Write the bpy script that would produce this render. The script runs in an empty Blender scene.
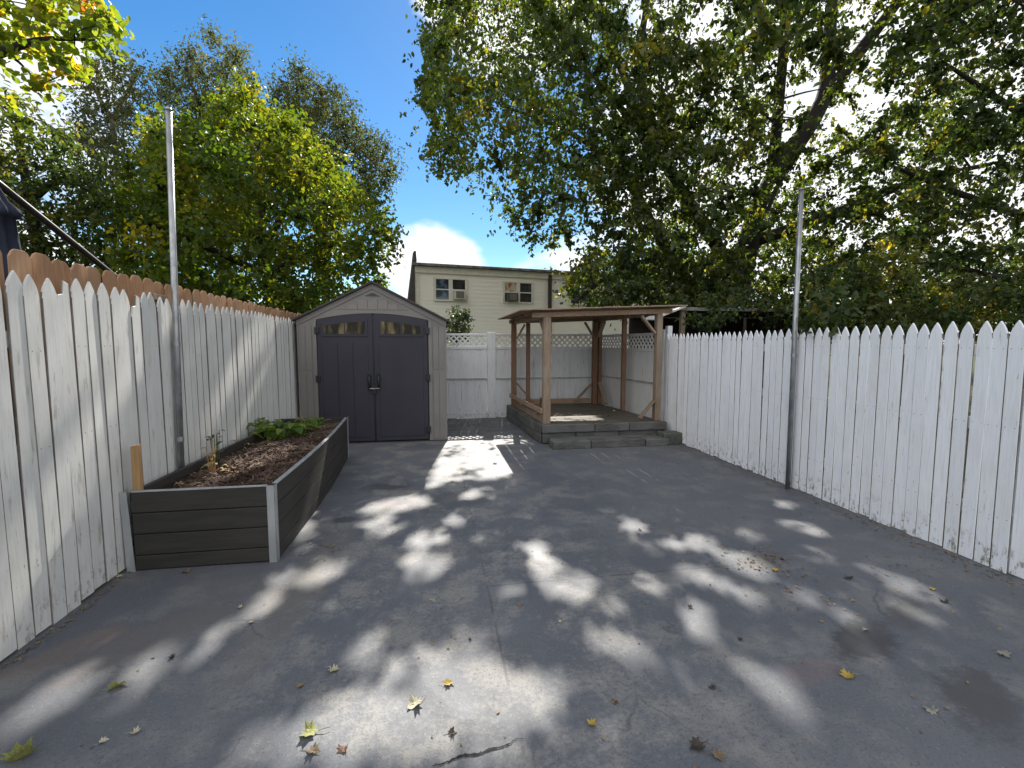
import bpy, math, random
import numpy as np
from mathutils import Vector, Matrix, noise as mnoise

R = math.radians
random.seed(7)
rng = np.random.default_rng(11)
scene = bpy.context.scene
COL = scene.collection

# ------------------------------------------------------------------ camera
CAM_H, F_PX, YAW, PITCH = 1.64, 470.0, R(9.42), R(-4.86)
cam_d = bpy.data.cameras.new("camera")
cam = bpy.data.objects.new("camera", cam_d)
COL.objects.link(cam)
cam.location = (0, 0, CAM_H)
cam.rotation_euler = (R(90) + PITCH, 0, -YAW)
cam_d.sensor_width = 36.0
cam_d.lens = 36.0 * F_PX / 1024.0
cam_d.clip_start = 0.05
cam_d.clip_end = 4000
scene.camera = cam

FWD = np.array([math.sin(YAW) * math.cos(PITCH), math.cos(YAW) * math.cos(PITCH), math.sin(PITCH)])
RGT = np.array([math.cos(YAW), -math.sin(YAW), 0.0])
UPV = np.cross(RGT, FWD)
EYE = np.array([0, 0, CAM_H])


def ray(px, py):
    return FWD + RGT * (px - 512) / F_PX + UPV * (384 - py) / F_PX


def at(px, py, Y):
    """survey point: where the sight line through a photo point reaches the depth Y"""
    d = ray(px, py)
    return EYE + d * (Y / d[1])


def at_x(px, py, X):
    d = ray(px, py)
    return EYE + d * (X / d[0])


def on_z(px, py, z=0.0):
    d = ray(px, py)
    return EYE + d * ((z - CAM_H) / d[2])


# ------------------------------------------------------------------ sun and sky
SUN_E, SUN_A = R(38.0), R(8.4)
SUN = np.array([math.sin(SUN_A) * math.cos(SUN_E), math.cos(SUN_A) * math.cos(SUN_E), math.sin(SUN_E)])
sd = bpy.data.lights.new("sun", 'SUN')
sd.energy = 4.8
sd.angle = R(0.42)
sd.color = (1.0, 0.94, 0.85)
so = bpy.data.objects.new("sun", sd)
COL.objects.link(so)
so.rotation_euler = Vector(SUN).to_track_quat('Z', 'Y').to_euler()
so.location = (0, 30, 30)

world = bpy.data.worlds.new("World")
scene.world = world
world.use_nodes = True
wt = world.node_tree
wt.nodes.clear()


def wn(t, **kw):
    n = wt.nodes.new(t)
    for k, v in kw.items():
        setattr(n, k, v)
    return n


w_out = wn('ShaderNodeOutputWorld')
w_bg = wn('ShaderNodeBackground')
w_bg.inputs['Strength'].default_value = 0.063
sky = wn('ShaderNodeTexSky', sky_type='NISHITA')
sky.sun_disc = False
sky.sun_elevation = SUN_E
sky.sun_rotation = SUN_A
sky.air_density = 1.0
sky.dust_density = 0.05
sky.ozone_density = 1.6
tc = wn('ShaderNodeTexCoord')


def wmath(op, a, b=None, c=None, clamp=False):
    n = wn('ShaderNodeMath', operation=op)
    n.use_clamp = clamp
    for i, v in enumerate((a, b, c)):
        if v is None:
            continue
        if isinstance(v, (int, float)):
            n.inputs[i].default_value = v
        else:
            wt.links.new(v, n.inputs[i])
    return n.outputs[0]


def wlobe(direction, near, far):
    """1 inside `near` radians of a direction in the sky, 0 beyond `far`"""
    d = np.array(direction, float)
    d /= np.linalg.norm(d)
    n = wn('ShaderNodeVectorMath', operation='DOT_PRODUCT')
    wt.links.new(tc.outputs['Generated'], n.inputs[0])
    n.inputs[1].default_value = tuple(d)
    m = wn('ShaderNodeMapRange', interpolation_type='SMOOTHSTEP')
    wt.links.new(n.outputs['Value'], m.inputs['Value'])
    m.inputs['From Min'].default_value = math.cos(far)
    m.inputs['From Max'].default_value = math.cos(near)
    return m.outputs[0]


wmap = wn('ShaderNodeMapping')
wmap.inputs['Scale'].default_value = (1, 1, 2.0)
wt.links.new(tc.outputs['Generated'], wmap.inputs['Vector'])
wno = wn('ShaderNodeTexNoise')
wno.inputs['Scale'].default_value = 5.5
wno.inputs['Detail'].default_value = 7
wno.inputs['Roughness'].default_value = 0.55
wt.links.new(wmap.outputs[0], wno.inputs['Vector'])


def azel(a, e):
    a, e = R(a), R(e)
    return (math.sin(a) * math.cos(e), math.cos(a) * math.cos(e), math.sin(e))


lobes = [(ray(432, 275), 0.05, 0.16, 0.62), (ray(540, 300), 0.05, 0.16, 0.50), (azel(46, 20), 0.30, 0.62, 0.62),
         (azel(-42, 16), 0.16, 0.36, 0.55), (azel(80, 20), 0.3, 0.6, 0.5), (azel(-110, 25), 0.5, 1.0, 0.50),
         (azel(172, 35), 0.9, 1.5, 0.50), (azel(9, 42), 0.10, 0.24, 0.5), (ray(500, -5), 0.04, 0.19, 0.6)]  # lobes behind the camera: unseen clouds added as fill light
acc = wmath('MULTIPLY', wno.outputs['Fac'], 1.0)
for d, n_, f_, a_ in lobes:
    acc = wmath('MULTIPLY_ADD', wlobe(d, n_, f_), a_, acc)
cm = wn('ShaderNodeMapRange', interpolation_type='SMOOTHSTEP')
wt.links.new(acc, cm.inputs['Value'])
cm.inputs['From Min'].default_value = 0.80
cm.inputs['From Max'].default_value = 1.10
w_mix = wn('ShaderNodeMix', data_type='RGBA')
wt.links.new(cm.outputs[0], w_mix.inputs['Factor'])
hs = wn('ShaderNodeHueSaturation')
hs.inputs['Saturation'].default_value = 1.35
wt.links.new(sky.outputs[0], hs.inputs['Color'])
wt.links.new(hs.outputs[0], w_mix.inputs[6])
north_fill = wlobe((-SUN[0], -SUN[1], .35), 1.1, 1.9)  # clouds opposite the sun made brighter, added to lift the shaded sides
w_cl = wn('ShaderNodeMix', data_type='RGBA')
wt.links.new(north_fill, w_cl.inputs['Factor'])
w_cl.inputs[6].default_value = (8.6, 8.7, 8.9, 1)
w_cl.inputs[7].default_value = (11.6, 11.5, 11.4, 1)
wt.links.new(w_cl.outputs[2], w_mix.inputs[7])
wt.links.new(w_mix.outputs[2], w_bg.inputs['Color'])
wt.links.new(w_bg.outputs[0], w_out.inputs['Surface'])

scene.view_settings.view_transform = 'Standard'
scene.view_settings.look = 'None'
scene.view_settings.exposure = 1.25
scene.view_settings.gamma = 1.0
scene.view_settings.use_curve_mapping = False
scene.render.engine = 'CYCLES'
scene.cycles.use_denoising = True
scene.cycles.max_bounces = 8
scene.cycles.diffuse_bounces = 4
scene.cycles.transmission_bounces = 6
scene.cycles.transparent_max_bounces = 8
scene.cycles.caustics_reflective = False
scene.cycles.caustics_refractive = False

# ------------------------------------------------------------------ materials


class NT:
    """a small wrapper round a material's nodes"""

    def __init__(self, name, rough=0.6, spec=0.3):
        self.m = bpy.data.materials.new(name)
        self.m.use_nodes = True
        self.t = self.m.node_tree
        self.b = self.t.nodes['Principled BSDF']
        self.b.inputs['Roughness'].default_value = rough
        self.b.inputs['Specular IOR Level'].default_value = spec
        self.out = self.t.nodes['Material Output']
        self._tc = None

    def n(self, t, **kw):
        n = self.t.nodes.new(t)
        for k, v in kw.items():
            setattr(n, k, v)
        return n

    def put(self, sock, v):
        if v is None:
            return
        if hasattr(v, 'is_linked') or hasattr(v, 'links'):
            self.t.links.new(v, sock)
        elif isinstance(v, tuple) and len(v) == 3 and sock.type == 'RGBA':
            sock.default_value = (*v, 1)
        else:
            sock.default_value = v

    def coord(self, scale=(1, 1, 1), rnd=True, kind='Object'):
        if self._tc is None:
            self._tc = self.n('ShaderNodeTexCoord')
            self._oi = self.n('ShaderNodeObjectInfo')
            self._geo = self.n('ShaderNodeNewGeometry')
        v = self._geo.outputs['Position'] if kind == 'World' else self._tc.outputs[kind]
        mp = self.n('ShaderNodeMapping')
        self.t.links.new(v, mp.inputs['Vector'])
        mp.inputs['Scale'].default_value = scale
        if rnd:
            c = self.n('ShaderNodeVectorMath', operation='SCALE')
            cb = self.n('ShaderNodeCombineXYZ')
            for i in range(3):
                self.t.links.new(self._oi.outputs['Random'], cb.inputs[i])
            self.t.links.new(cb.outputs[0], c.inputs[0])
            c.inputs['Scale'].default_value = 57.0
            self.t.links.new(c.outputs[0], mp.inputs['Location'])
        return mp.outputs[0]

    def noise(self, scale=5.0, detail=4, rough=0.55, sc=(1, 1, 1), rnd=True, kind='Object', dist=0.0):
        n = self.n('ShaderNodeTexNoise')
        n.inputs['Scale'].default_value = scale
        n.inputs['Detail'].default_value = detail
        n.inputs['Roughness'].default_value = rough
        n.inputs['Distortion'].default_value = dist
        self.t.links.new(self.coord(sc, rnd, kind), n.inputs['Vector'])
        return n.outputs['Fac']

    def ramp(self, v, a, b, lo=0.0, hi=1.0):
        m = self.n('ShaderNodeMapRange', interpolation_type='SMOOTHSTEP')
        self.put(m.inputs['Value'], v)
        for k, x in (('From Min', a), ('From Max', b), ('To Min', lo), ('To Max', hi)):
            m.inputs[k].default_value = x
        return m.outputs[0]

    def math(self, op, a, b=0.0, clamp=False):
        m = self.n('ShaderNodeMath', operation=op)
        m.use_clamp = clamp
        self.put(m.inputs[0], a)
        self.put(m.inputs[1], b)
        return m.outputs[0]

    def mix(self, f, a, b, mode='MIX'):
        m = self.n('ShaderNodeMix', data_type='RGBA', blend_type=mode)
        self.put(m.inputs['Factor'], f)
        self.put(m.inputs[6], a)
        self.put(m.inputs[7], b)
        return m.outputs[2]

    def xyz(self, kind='Object'):
        s = self.n('ShaderNodeSeparateXYZ')
        self.t.links.new(self.coord((1, 1, 1), False, kind), s.inputs[0])
        return s.outputs

    def rand(self):
        self.coord()
        return self._oi.outputs['Random']

    def color(self, c):
        self.put(self.b.inputs['Base Color'], c)

    def bump(self, h, strength=0.3, dist=0.01):
        b = self.n('ShaderNodeBump')
        b.inputs['Strength'].default_value = strength
        b.inputs['Distance'].default_value = dist
        self.t.links.new(h, b.inputs['Height'])
        self.t.links.new(b.outputs[0], self.b.inputs['Normal'])


def simple(name, a, b=None, rough=0.6, spec=0.3, scale=6, sc=(1, 1, 1), lo=.35, hi=.65, metal=0.0, bump=0.0, kind='Object'):
    t = NT(name, rough, spec)
    b = b or tuple(x * .8 for x in a)
    nz = t.noise(scale, 5, .6, sc, kind=kind)
    t.color(t.mix(t.ramp(nz, lo, hi), a, b))
    t.b.inputs['Metallic'].default_value = metal
    if bump:
        t.bump(nz, bump, .006)
    return t.m


def white_paint(name, base, dirt, wear, spots, dirt_top=.30):
    """weathered white paint on rough boards, the grain running along z, dirt splashed up from the foot"""
    t = NT(name, .62, .25)
    grain = t.noise(14, 5, .6, (6, 6, .35))
    blot = t.noise(3.2, 4, .6, (1, 1, .5))
    c = t.mix(t.ramp(grain, .42, .72), base, tuple(x * .86 for x in base))
    c = t.mix(t.math('MULTIPLY', t.ramp(blot, .45, .75), .5), c, tuple(x * y for x, y in zip(base, (.80, .79, .74))))
    tone = t.ramp(t.rand(), 0, 1, 0, .22)
    c = t.mix(tone, c, tuple(x * .70 for x in base))
    peel = t.math('MULTIPLY', t.ramp(t.noise(9, 6, .7, (2.6, 2.6, .35)), .62 - wear, .70 - wear * .6), .75)
    c = t.mix(peel, c, (.36, .33, .28))
    z = t.xyz()[2]
    foot = t.ramp(z, .0, dirt_top, 1, 0)
    sp = t.ramp(t.noise(22, 5, .7, (1, 1, .6)), .50, .66)
    c = t.mix(t.math('MULTIPLY', t.math('MULTIPLY', foot, sp), dirt, True), c, (.13, .12, .085))
    mould = t.ramp(t.noise(34, 4, .6, (1, 1, .45)), .70 - spots, .74 - spots)
    low = t.ramp(z, .15, .9, 1, .12)
    c = t.mix(t.math('MULTIPLY', t.math('MULTIPLY', mould, low), .7), c, (.10, .10, .085))
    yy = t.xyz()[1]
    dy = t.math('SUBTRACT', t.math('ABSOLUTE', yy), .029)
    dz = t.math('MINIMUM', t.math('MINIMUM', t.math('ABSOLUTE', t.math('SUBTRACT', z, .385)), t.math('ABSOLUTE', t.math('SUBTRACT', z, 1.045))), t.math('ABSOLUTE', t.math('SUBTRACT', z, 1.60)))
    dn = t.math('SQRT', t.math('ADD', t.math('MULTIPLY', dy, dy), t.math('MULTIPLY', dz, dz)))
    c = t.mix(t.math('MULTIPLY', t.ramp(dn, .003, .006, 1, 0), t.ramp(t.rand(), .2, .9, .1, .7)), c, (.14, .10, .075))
    t.color(c)
    t.bump(grain, .35, .003)
    return t.m


M = {}
M['white_right'] = white_paint('white_picket_paint_clean', (.79, .82, .87), .95, .0, .03)
M['white_left'] = white_paint('white_picket_paint_worn', (.645, .645, .63), .7, .045, .035)
M['white_back'] = white_paint('white_panel_paint', (.70, .71, .72), .9, .03, .0, .22)
M['gap_shade_edge'] = simple('picket_gap_shade', (.26, .24, .22), (.15, .135, .12), .85, .1, 12, (3, 3, .5))  # dark edge colour paints the shade between neighbouring pickets
M['lattice'] = simple('white_lattice_paint', (.74, .75, .75), (.6, .6, .58), .6)
M['mid_rail'] = simple('rail_shadow_grey', (.42, .42, .40), (.30, .30, .28), .7)  # darker grey paints the thin shadow line along the rail


def wood(name, a, b, c3=None, sc=(1, 1, 1), rough=.75, scale=10, patch=.5):
    t = NT(name, rough, .2)
    g = t.noise(scale, 6, .65, sc, dist=.6)
    bl = t.noise(2.3, 4, .6)
    col = t.mix(t.ramp(g, .35, .68), a, b)
    if c3:
        col = t.mix(t.math('MULTIPLY', t.ramp(bl, .42, .66), patch), col, c3)
    col = t.mix(t.ramp(t.rand(), 0, 1, 0, .25), col, tuple(x * .62 for x in a))
    t.color(col)
    t.bump(g, .4, .004)
    return t.m


M['cedar'] = wood('brown_cedar', (.40, .23, .13), (.29, .155, .085), (.36, .245, .165), (5, 5, .5))
M['post_grey'] = wood('weathered_post_wood', (.29, .215, .155), (.175, .13, .095), (.31, .26, .21), (5, 5, .4))
M['post_red'] = wood('brown_post_wood', (.24, .135, .08), (.15, .082, .05), (.20, .15, .115), (5, 5, .4))
M['roof_wood'] = wood('roof_wood', (.36, .25, .165), (.22, .145, .095), (.36, .29, .22), (4, .5, 4))
M['deck_wood'] = wood('deck_boards_wood', (.125, .11, .09), (.075, .065, .055), (.17, .15, .12), (6, .5, 6))
M['tie_wood'] = wood('old_timber', (.115, .115, .11), (.055, .055, .052), (.19, .19, .185), (.6, 5, 5))
M['stake'] = wood('fresh_stake_wood', (.46, .29, .14), (.36, .21, .10), None, (6, 6, .5))
M['bark'] = wood('tree_bark', (.034, .028, .023), (.016, .013, .011), (.05, .045, .038), (4, 4, .6), .9, 7)
M['bark_grey'] = wood('grey_tree_bark', (.10, .088, .075), (.045, .04, .034), (.15, .14, .12), (4, 4, .6), .9, 7)

# grey painted concrete -----------------------------------------------------
t = NT('grey_painted_concrete', .55, .35)
W = 'World'
big = t.noise(.55, 5, .6, rnd=False, kind=W)
mid = t.noise(2.6, 6, .65, rnd=False, kind=W)
fine = t.noise(34, 5, .7, rnd=False, kind=W)
speck = t.noise(95, 3, .7, rnd=False, kind=W)
col = t.mix(t.ramp(big, .38, .66), (.094, .101, .116), (.122, .128, .140))
col = t.mix(t.math('MULTIPLY', t.ramp(mid, .46, .66), .75), col, (.165, .165, .162))
# paint rubbed through to pale cement along the middle of the yard
px_ = t.xyz(W)
lane = t.math('MULTIPLY', t.ramp(px_[0], -1.6, -.3, 0, 1), t.ramp(px_[0], .6, 2.0, 1, 0))
wornm = t.math('MULTIPLY', t.ramp(t.math('ADD', t.math('MULTIPLY', mid, .6), t.math('MULTIPLY', fine, .4)), .46, .60), lane)
col = t.mix(t.math('MULTIPLY', wornm, .62), col, (.235, .226, .207))
scr = t.noise(9, 5, .75, (6.0, .7, 1), rnd=False, kind=W)
col = t.mix(t.math('MULTIPLY', t.ramp(scr, .60, .70), .25), col, (.25, .245, .235))
col = t.mix(t.math('MULTIPLY', t.ramp(speck, .55, .66), .6), col, (.055, .056, .058))
col = t.mix(t.math('MULTIPLY', t.ramp(t.noise(70, 3, .7, rnd=False, kind=W), .60, .70), .5), col, (.24, .235, .225))
col = t.mix(t.math('MULTIPLY', t.ramp(fine, .62, .74), .45), col, (.075, .075, .078))


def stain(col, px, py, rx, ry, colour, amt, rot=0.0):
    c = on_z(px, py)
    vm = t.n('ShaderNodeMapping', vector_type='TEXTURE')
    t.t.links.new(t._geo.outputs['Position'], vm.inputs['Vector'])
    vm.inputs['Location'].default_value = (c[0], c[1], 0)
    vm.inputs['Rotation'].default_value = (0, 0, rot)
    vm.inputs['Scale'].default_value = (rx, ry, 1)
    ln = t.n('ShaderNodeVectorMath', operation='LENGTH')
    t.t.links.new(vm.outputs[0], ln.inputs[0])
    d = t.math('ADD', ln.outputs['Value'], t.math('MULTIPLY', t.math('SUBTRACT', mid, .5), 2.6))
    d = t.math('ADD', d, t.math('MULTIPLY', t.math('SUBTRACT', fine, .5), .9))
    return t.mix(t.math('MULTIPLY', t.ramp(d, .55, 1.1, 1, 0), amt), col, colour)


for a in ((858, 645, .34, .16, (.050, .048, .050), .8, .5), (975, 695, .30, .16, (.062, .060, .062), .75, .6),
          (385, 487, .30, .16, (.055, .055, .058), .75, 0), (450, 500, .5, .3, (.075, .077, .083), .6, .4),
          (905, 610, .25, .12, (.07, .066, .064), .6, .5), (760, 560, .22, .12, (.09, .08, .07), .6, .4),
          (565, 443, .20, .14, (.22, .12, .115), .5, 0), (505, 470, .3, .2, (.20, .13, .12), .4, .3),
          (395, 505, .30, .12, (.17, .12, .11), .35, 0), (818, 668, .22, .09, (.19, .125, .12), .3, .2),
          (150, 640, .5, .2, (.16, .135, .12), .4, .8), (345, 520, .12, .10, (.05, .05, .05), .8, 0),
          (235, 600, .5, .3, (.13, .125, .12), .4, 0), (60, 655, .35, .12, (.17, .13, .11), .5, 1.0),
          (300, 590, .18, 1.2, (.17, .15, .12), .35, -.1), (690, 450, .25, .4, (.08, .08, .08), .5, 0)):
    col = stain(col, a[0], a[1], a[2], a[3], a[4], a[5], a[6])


def line(col, axis, pos, width, colour, amt, lo, hi):
    w = t.math('ADD', px_[axis], t.math('MULTIPLY', t.math('SUBTRACT', mid, .5), .035))
    w = t.math('ABSOLUTE', t.math('SUBTRACT', w, pos))
    m = t.math('MULTIPLY', t.ramp(w, width * .4, width, 1, 0), amt)
    m = t.math('MULTIPLY', m, t.math('MULTIPLY', t.ramp(px_[1 - axis], lo, lo + .2), t.ramp(px_[1 - axis], hi - .2, hi, 1, 0)))
    m = t.math('MULTIPLY', m, t.ramp(t.noise(4, 3, .6, rnd=False, kind=W), .36, .52))
    return t.mix(m, col, colour)


wv = t.n('ShaderNodeTexNoise')
wv.inputs['Scale'].default_value = 1.6
wv.inputs['Detail'].default_value = 5
t.t.links.new(t._geo.outputs['Position'], wv.inputs['Vector'])
wa = t.n('ShaderNodeVectorMath', operation='MULTIPLY_ADD')
t.t.links.new(wv.outputs['Color'], wa.inputs[0])
wa.inputs[1].default_value = (.7, .7, 0)
t.t.links.new(t._geo.outputs['Position'], wa.inputs[2])
vo = t.n('ShaderNodeTexVoronoi', feature='DISTANCE_TO_EDGE')
vo.inputs['Scale'].default_value = 1.15
t.t.links.new(wa.outputs[0], vo.inputs['Vector'])
scf = t.noise(5, 6, .75, (.5, 5.5, 1), rnd=False, kind=W, dist=1.5)
col = t.mix(t.math('MULTIPLY', t.ramp(scf, .60, .68), .4), col, (.065, .066, .07))
col = t.mix(t.math('MULTIPLY', t.ramp(t.noise(45, 4, .75, rnd=False, kind=W), .57, .63), t.math('MULTIPLY', t.ramp(mid, .42, .58), .55)), col, (.06, .06, .062))
ck = t.math('MULTIPLY', t.ramp(vo.outputs['Distance'], .001, .006, 1, 0), t.ramp(t.noise(1.3, 5, .65, rnd=False, kind=W), .50, .60))
col = t.mix(t.math('MULTIPLY', ck, .5), col, (.045, .045, .046))
col = line(col, 0, .335, .010, (.07, .07, .072), .6, 1.0, 7.2)
col = line(col, 0, -.75, .005, (.09, .09, .09), .35, 1.0, 5.0)
col = line(col, 1, 3.05, .010, (.06, .06, .062), .7, .2, 2.6)
col = line(col, 1, 5.3, .008, (.07, .07, .07), .6, -1.0, 3.9)
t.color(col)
rr = t.ramp(big, .35, .65, .56, .74)
t.put(t.b.inputs['Roughness'], rr)
t.bump(t.math('ADD', t.math('MULTIPLY', fine, .5), t.math('ADD', mid, t.math('MULTIPLY', speck, .3))), .5, .008)
M['patio'] = t.m

M['crack'] = simple('crack_dark', (.022, .021, .02), (.05, .048, .045), .9, .1, 20)
M['soil'] = simple('dark_soil', (.06, .05, .035), (.05, .07, .03), .9, .1, 1.5, kind='World')
M['chip'] = wood('bark_chips', (.085, .05, .036), (.038, .023, .017), (.24, .18, .135), (3, 3, 3), .85, 10, .8)
M['composite'] = simple('charcoal_composite_board', (.044, .041, .037), (.033, .031, .028), .62, .3, 3, (1, 1, 8), bump=.05)
M['aluminium'] = simple('brushed_aluminium', (.52, .53, .54), (.40, .41, .42), .38, .5, 8, (1, 1, .3), metal=.55)
M['galv'] = simple('galvanised_tube', (.36, .37, .38), (.25, .26, .27), .36, .5, 14, (1, 1, .6), metal=.75)

t = NT('taupe_resin_wall', .6, .3)
g = t.noise(60, 3, .6, (1, 1, .25), rnd=False)
t.color(t.mix(t.ramp(t.noise(1.6, 4), .4, .7), (.205, .190, .178), (.172, .160, .151)))
t.bump(g, .12, .002)
M['shed_wall'] = t.m
t = NT('slate_resin_door', .55, .3)
t.color(t.mix(t.ramp(t.noise(1.6, 4, rnd=False), .4, .7), (.037, .035, .047), (.031, .030, .040)))
t.bump(t.noise(60, 3, .6, (1, 1, .25), rnd=False), .12, .002)
M['shed_door'] = t.m
M['shed_roof'] = simple('charcoal_roof_resin', (.055, .05, .048), (.04, .036, .035), .7)
M['black'] = simple('black_hardware', (.012, .012, .014), (.02, .02, .022), .4, .4)
t = NT('painted_reflection_pane', .35, .15)
t.color(t.mix(t.ramp(t.noise(5, 2, .5, (1.6, 1, .5), dist=.3), .42, .66), (.022, .02, .015), (.19, .15, .075)))  # olive gold blotches paint tree reflections into the glass colour
M['shed_pane'] = t.m

t = NT('cream_siding', .6, .3)
t.color(t.mix(t.ramp(t.noise(.8, 4, .6, (1, 1, 2)), .4, .7), (.90, .855, .765), (.87, .82, .72)))
M['siding'] = t.m
M['cream_trim'] = simple('cream_trim', (.74, .71, .60), (.66, .63, .52), .6)
M['roof_grey'] = simple('grey_roofing', (.24, .23, .22), (.10, .10, .10), .8)
M['dark_wall'] = simple('dark_shingle_wall', (.10, .085, .075), (.07, .06, .055), .8, .2, 14)
M['brown_metal'] = simple('brown_downpipe', (.065, .05, .042), (.05, .04, .033), .5)
M['white_vinyl'] = simple('white_window_vinyl', (.78, .78, .76), (.70, .70, .68), .45)
t = NT('window_pane_glass', .08, .5)
t.color(t.mix(t.ramp(t.noise(3.2, 3, .5, (1, 1, 1.6)), .42, .6), (.03, .035, .045), (.12, .17, .25)))  # blue blotches paint a reflection into the pane colour
M['pane'] = t.m
M['pane_dark'] = simple('dark_window_pane', (.02, .02, .022), (.045, .04, .04), .1, .5, 4)
t = NT('orange_pane', .15, .5)
t.color(t.mix(t.ramp(t.noise(6, 3, .6, (1, 1, .5)), .44, .56), (.32, .13, .055), (.55, .46, .34)))  # orange and cream blotches in the pane colour
M['pane_orange'] = t.m
M['ac_body'] = simple('cream_air_conditioner', (.62, .58, .48), (.55, .51, .42), .5)
M['ac_grille'] = simple('grey_grille', (.20, .19, .17), (.12, .11, .10), .6, .3, 30, (1, 1, 5))
M['ac_dark'] = simple('dark_air_conditioner', (.10, .09, .085), (.07, .06, .06), .5)
M['navy'] = simple('navy_canvas', (.022, .028, .05), (.016, .02, .036), .8, .2, 8)
M['tarp'] = simple('pale_tarp', (.55, .55, .52), (.42, .42, .40), .6)
M['shelter_dark'] = simple('dark_stained_boards', (.02, .016, .014), (.03, .024, .02), .8, .2, 6, (1, 1, .3))
M['concrete_block'] = simple('mossy_block', (.11, .11, .10), (.07, .075, .06), .85, .2, 14, bump=.4)


def foliage(name, c1, c2, c3, back, trans=.45, tcol=None, gloss=.35, spec=.35, t_edge=.82):
    """leaves: tint 0..1 varies c1 -> c2, the few with tint above t_edge turn c3; pale undersides; light comes through"""
    t = NT(name, gloss, spec)
    at_ = t.n('ShaderNodeAttribute', attribute_name='tint')
    v = at_.outputs['Fac']
    c = t.mix(t.ramp(v, 0, t_edge), c1, c2)
    c = t.mix(t.ramp(v, t_edge, min(1.0, t_edge + .06)), c, c3)
    geo = t.n('ShaderNodeNewGeometry')
    cb = t.mix(t.math('MULTIPLY', geo.outputs['Backfacing'], .75), c, back)
    t.color(cb)
    tr = t.n('ShaderNodeBsdfTranslucent')
    tcl = t.mix(1.0, c, tcol or (2.2, 2.0, .7), 'MULTIPLY')
    t.put(tr.inputs['Color'], tcl)
    ms = t.n('ShaderNodeMixShader')
    ms.inputs[0].default_value = trans
    t.t.links.new(t.b.outputs[0], ms.inputs[1])
    t.t.links.new(tr.outputs[0], ms.inputs[2])
    t.t.links.new(ms.outputs[0], t.out.inputs['Surface'])
    return t.m


M['leaf_maple'] = foliage('silver_maple_leaf', (.030, .052, .016), (.080, .105, .022), (.19, .17, .03), (.085, .105, .07), .44, (2.3, 2.3, .7), .5, .22, .965)
M['leaf_dark'] = foliage('dark_maple_leaf', (.020, .038, .014), (.055, .078, .02), (.17, .15, .03), (.055, .075, .04), .42, (2.3, 2.3, .7), .5, .22, .97)
M['leaf_pear'] = foliage('round_tree_leaf', (.042, .078, .013), (.105, .132, .018), (.21, .19, .025), (.08, .11, .035), .48, (2.4, 2.3, .6), .5, .2, .95)
M['leaf_back'] = foliage('feathery_leaf', (.045, .058, .030), (.076, .088, .044), (.11, .10, .04), (.09, .105, .07), .45, (2.0, 2.0, .95), .6, .2, .95)
M['leaf_turn'] = foliage('turning_maple_leaf', (.095, .145, .02), (.185, .205, .026), (.34, .24, .03), (.16, .19, .06), .55, (2.6, 2.5, .8), .4, .3, .97)
M['leaf_red'] = foliage('red_maple_leaf', (.40, .10, .03), (.46, .20, .03), (.40, .25, .04), (.35, .14, .06), .5, (1.8, 1.6, 1.0), .4, .3, .9)
M['leaf_yellow'] = foliage('yellowing_shrub_leaf', (.04, .06, .018), (.10, .11, .022), (.33, .27, .05), (.14, .15, .05), .5, (2.3, 2.1, .7), .4, .3, .91)
M['leaf_shrub'] = foliage('shrub_leaf', (.022, .040, .016), (.042, .062, .022), (.09, .11, .04), (.06, .08, .04), .35, (2.0, 2.0, .8), .3, .45, .9)
M['leaf_bed'] = foliage('garden_leaf', (.07, .13, .02), (.15, .22, .035), (.22, .26, .06), (.15, .20, .07), .45, (2.0, 2.0, .6), .4, .3, .9)
M['leaf_dry'] = foliage('dry_leaf', (.30, .24, .12), (.42, .36, .18), (.20, .14, .08), (.34, .28, .16), .35, (1.3, 1.2, 1.0), .6, .2, .85)
for nm, c in dict(yellow=(.40, .29, .06), tan=(.22, .16, .095), green=(.24, .25, .08), brown=(.15, .085, .05), pale=(.46, .43, .31), dark=(.055, .045, .035), grey=(.27, .26, .21)).items():
    t = NT('fallen_leaf_' + nm, .6, .25)
    t.color(t.mix(t.ramp(t.noise(28, 3), .40, .62), c, tuple(x * .55 for x in c)))
    M['fl_' + nm] = t.m

# ------------------------------------------------------------------ mesh helpers


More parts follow.
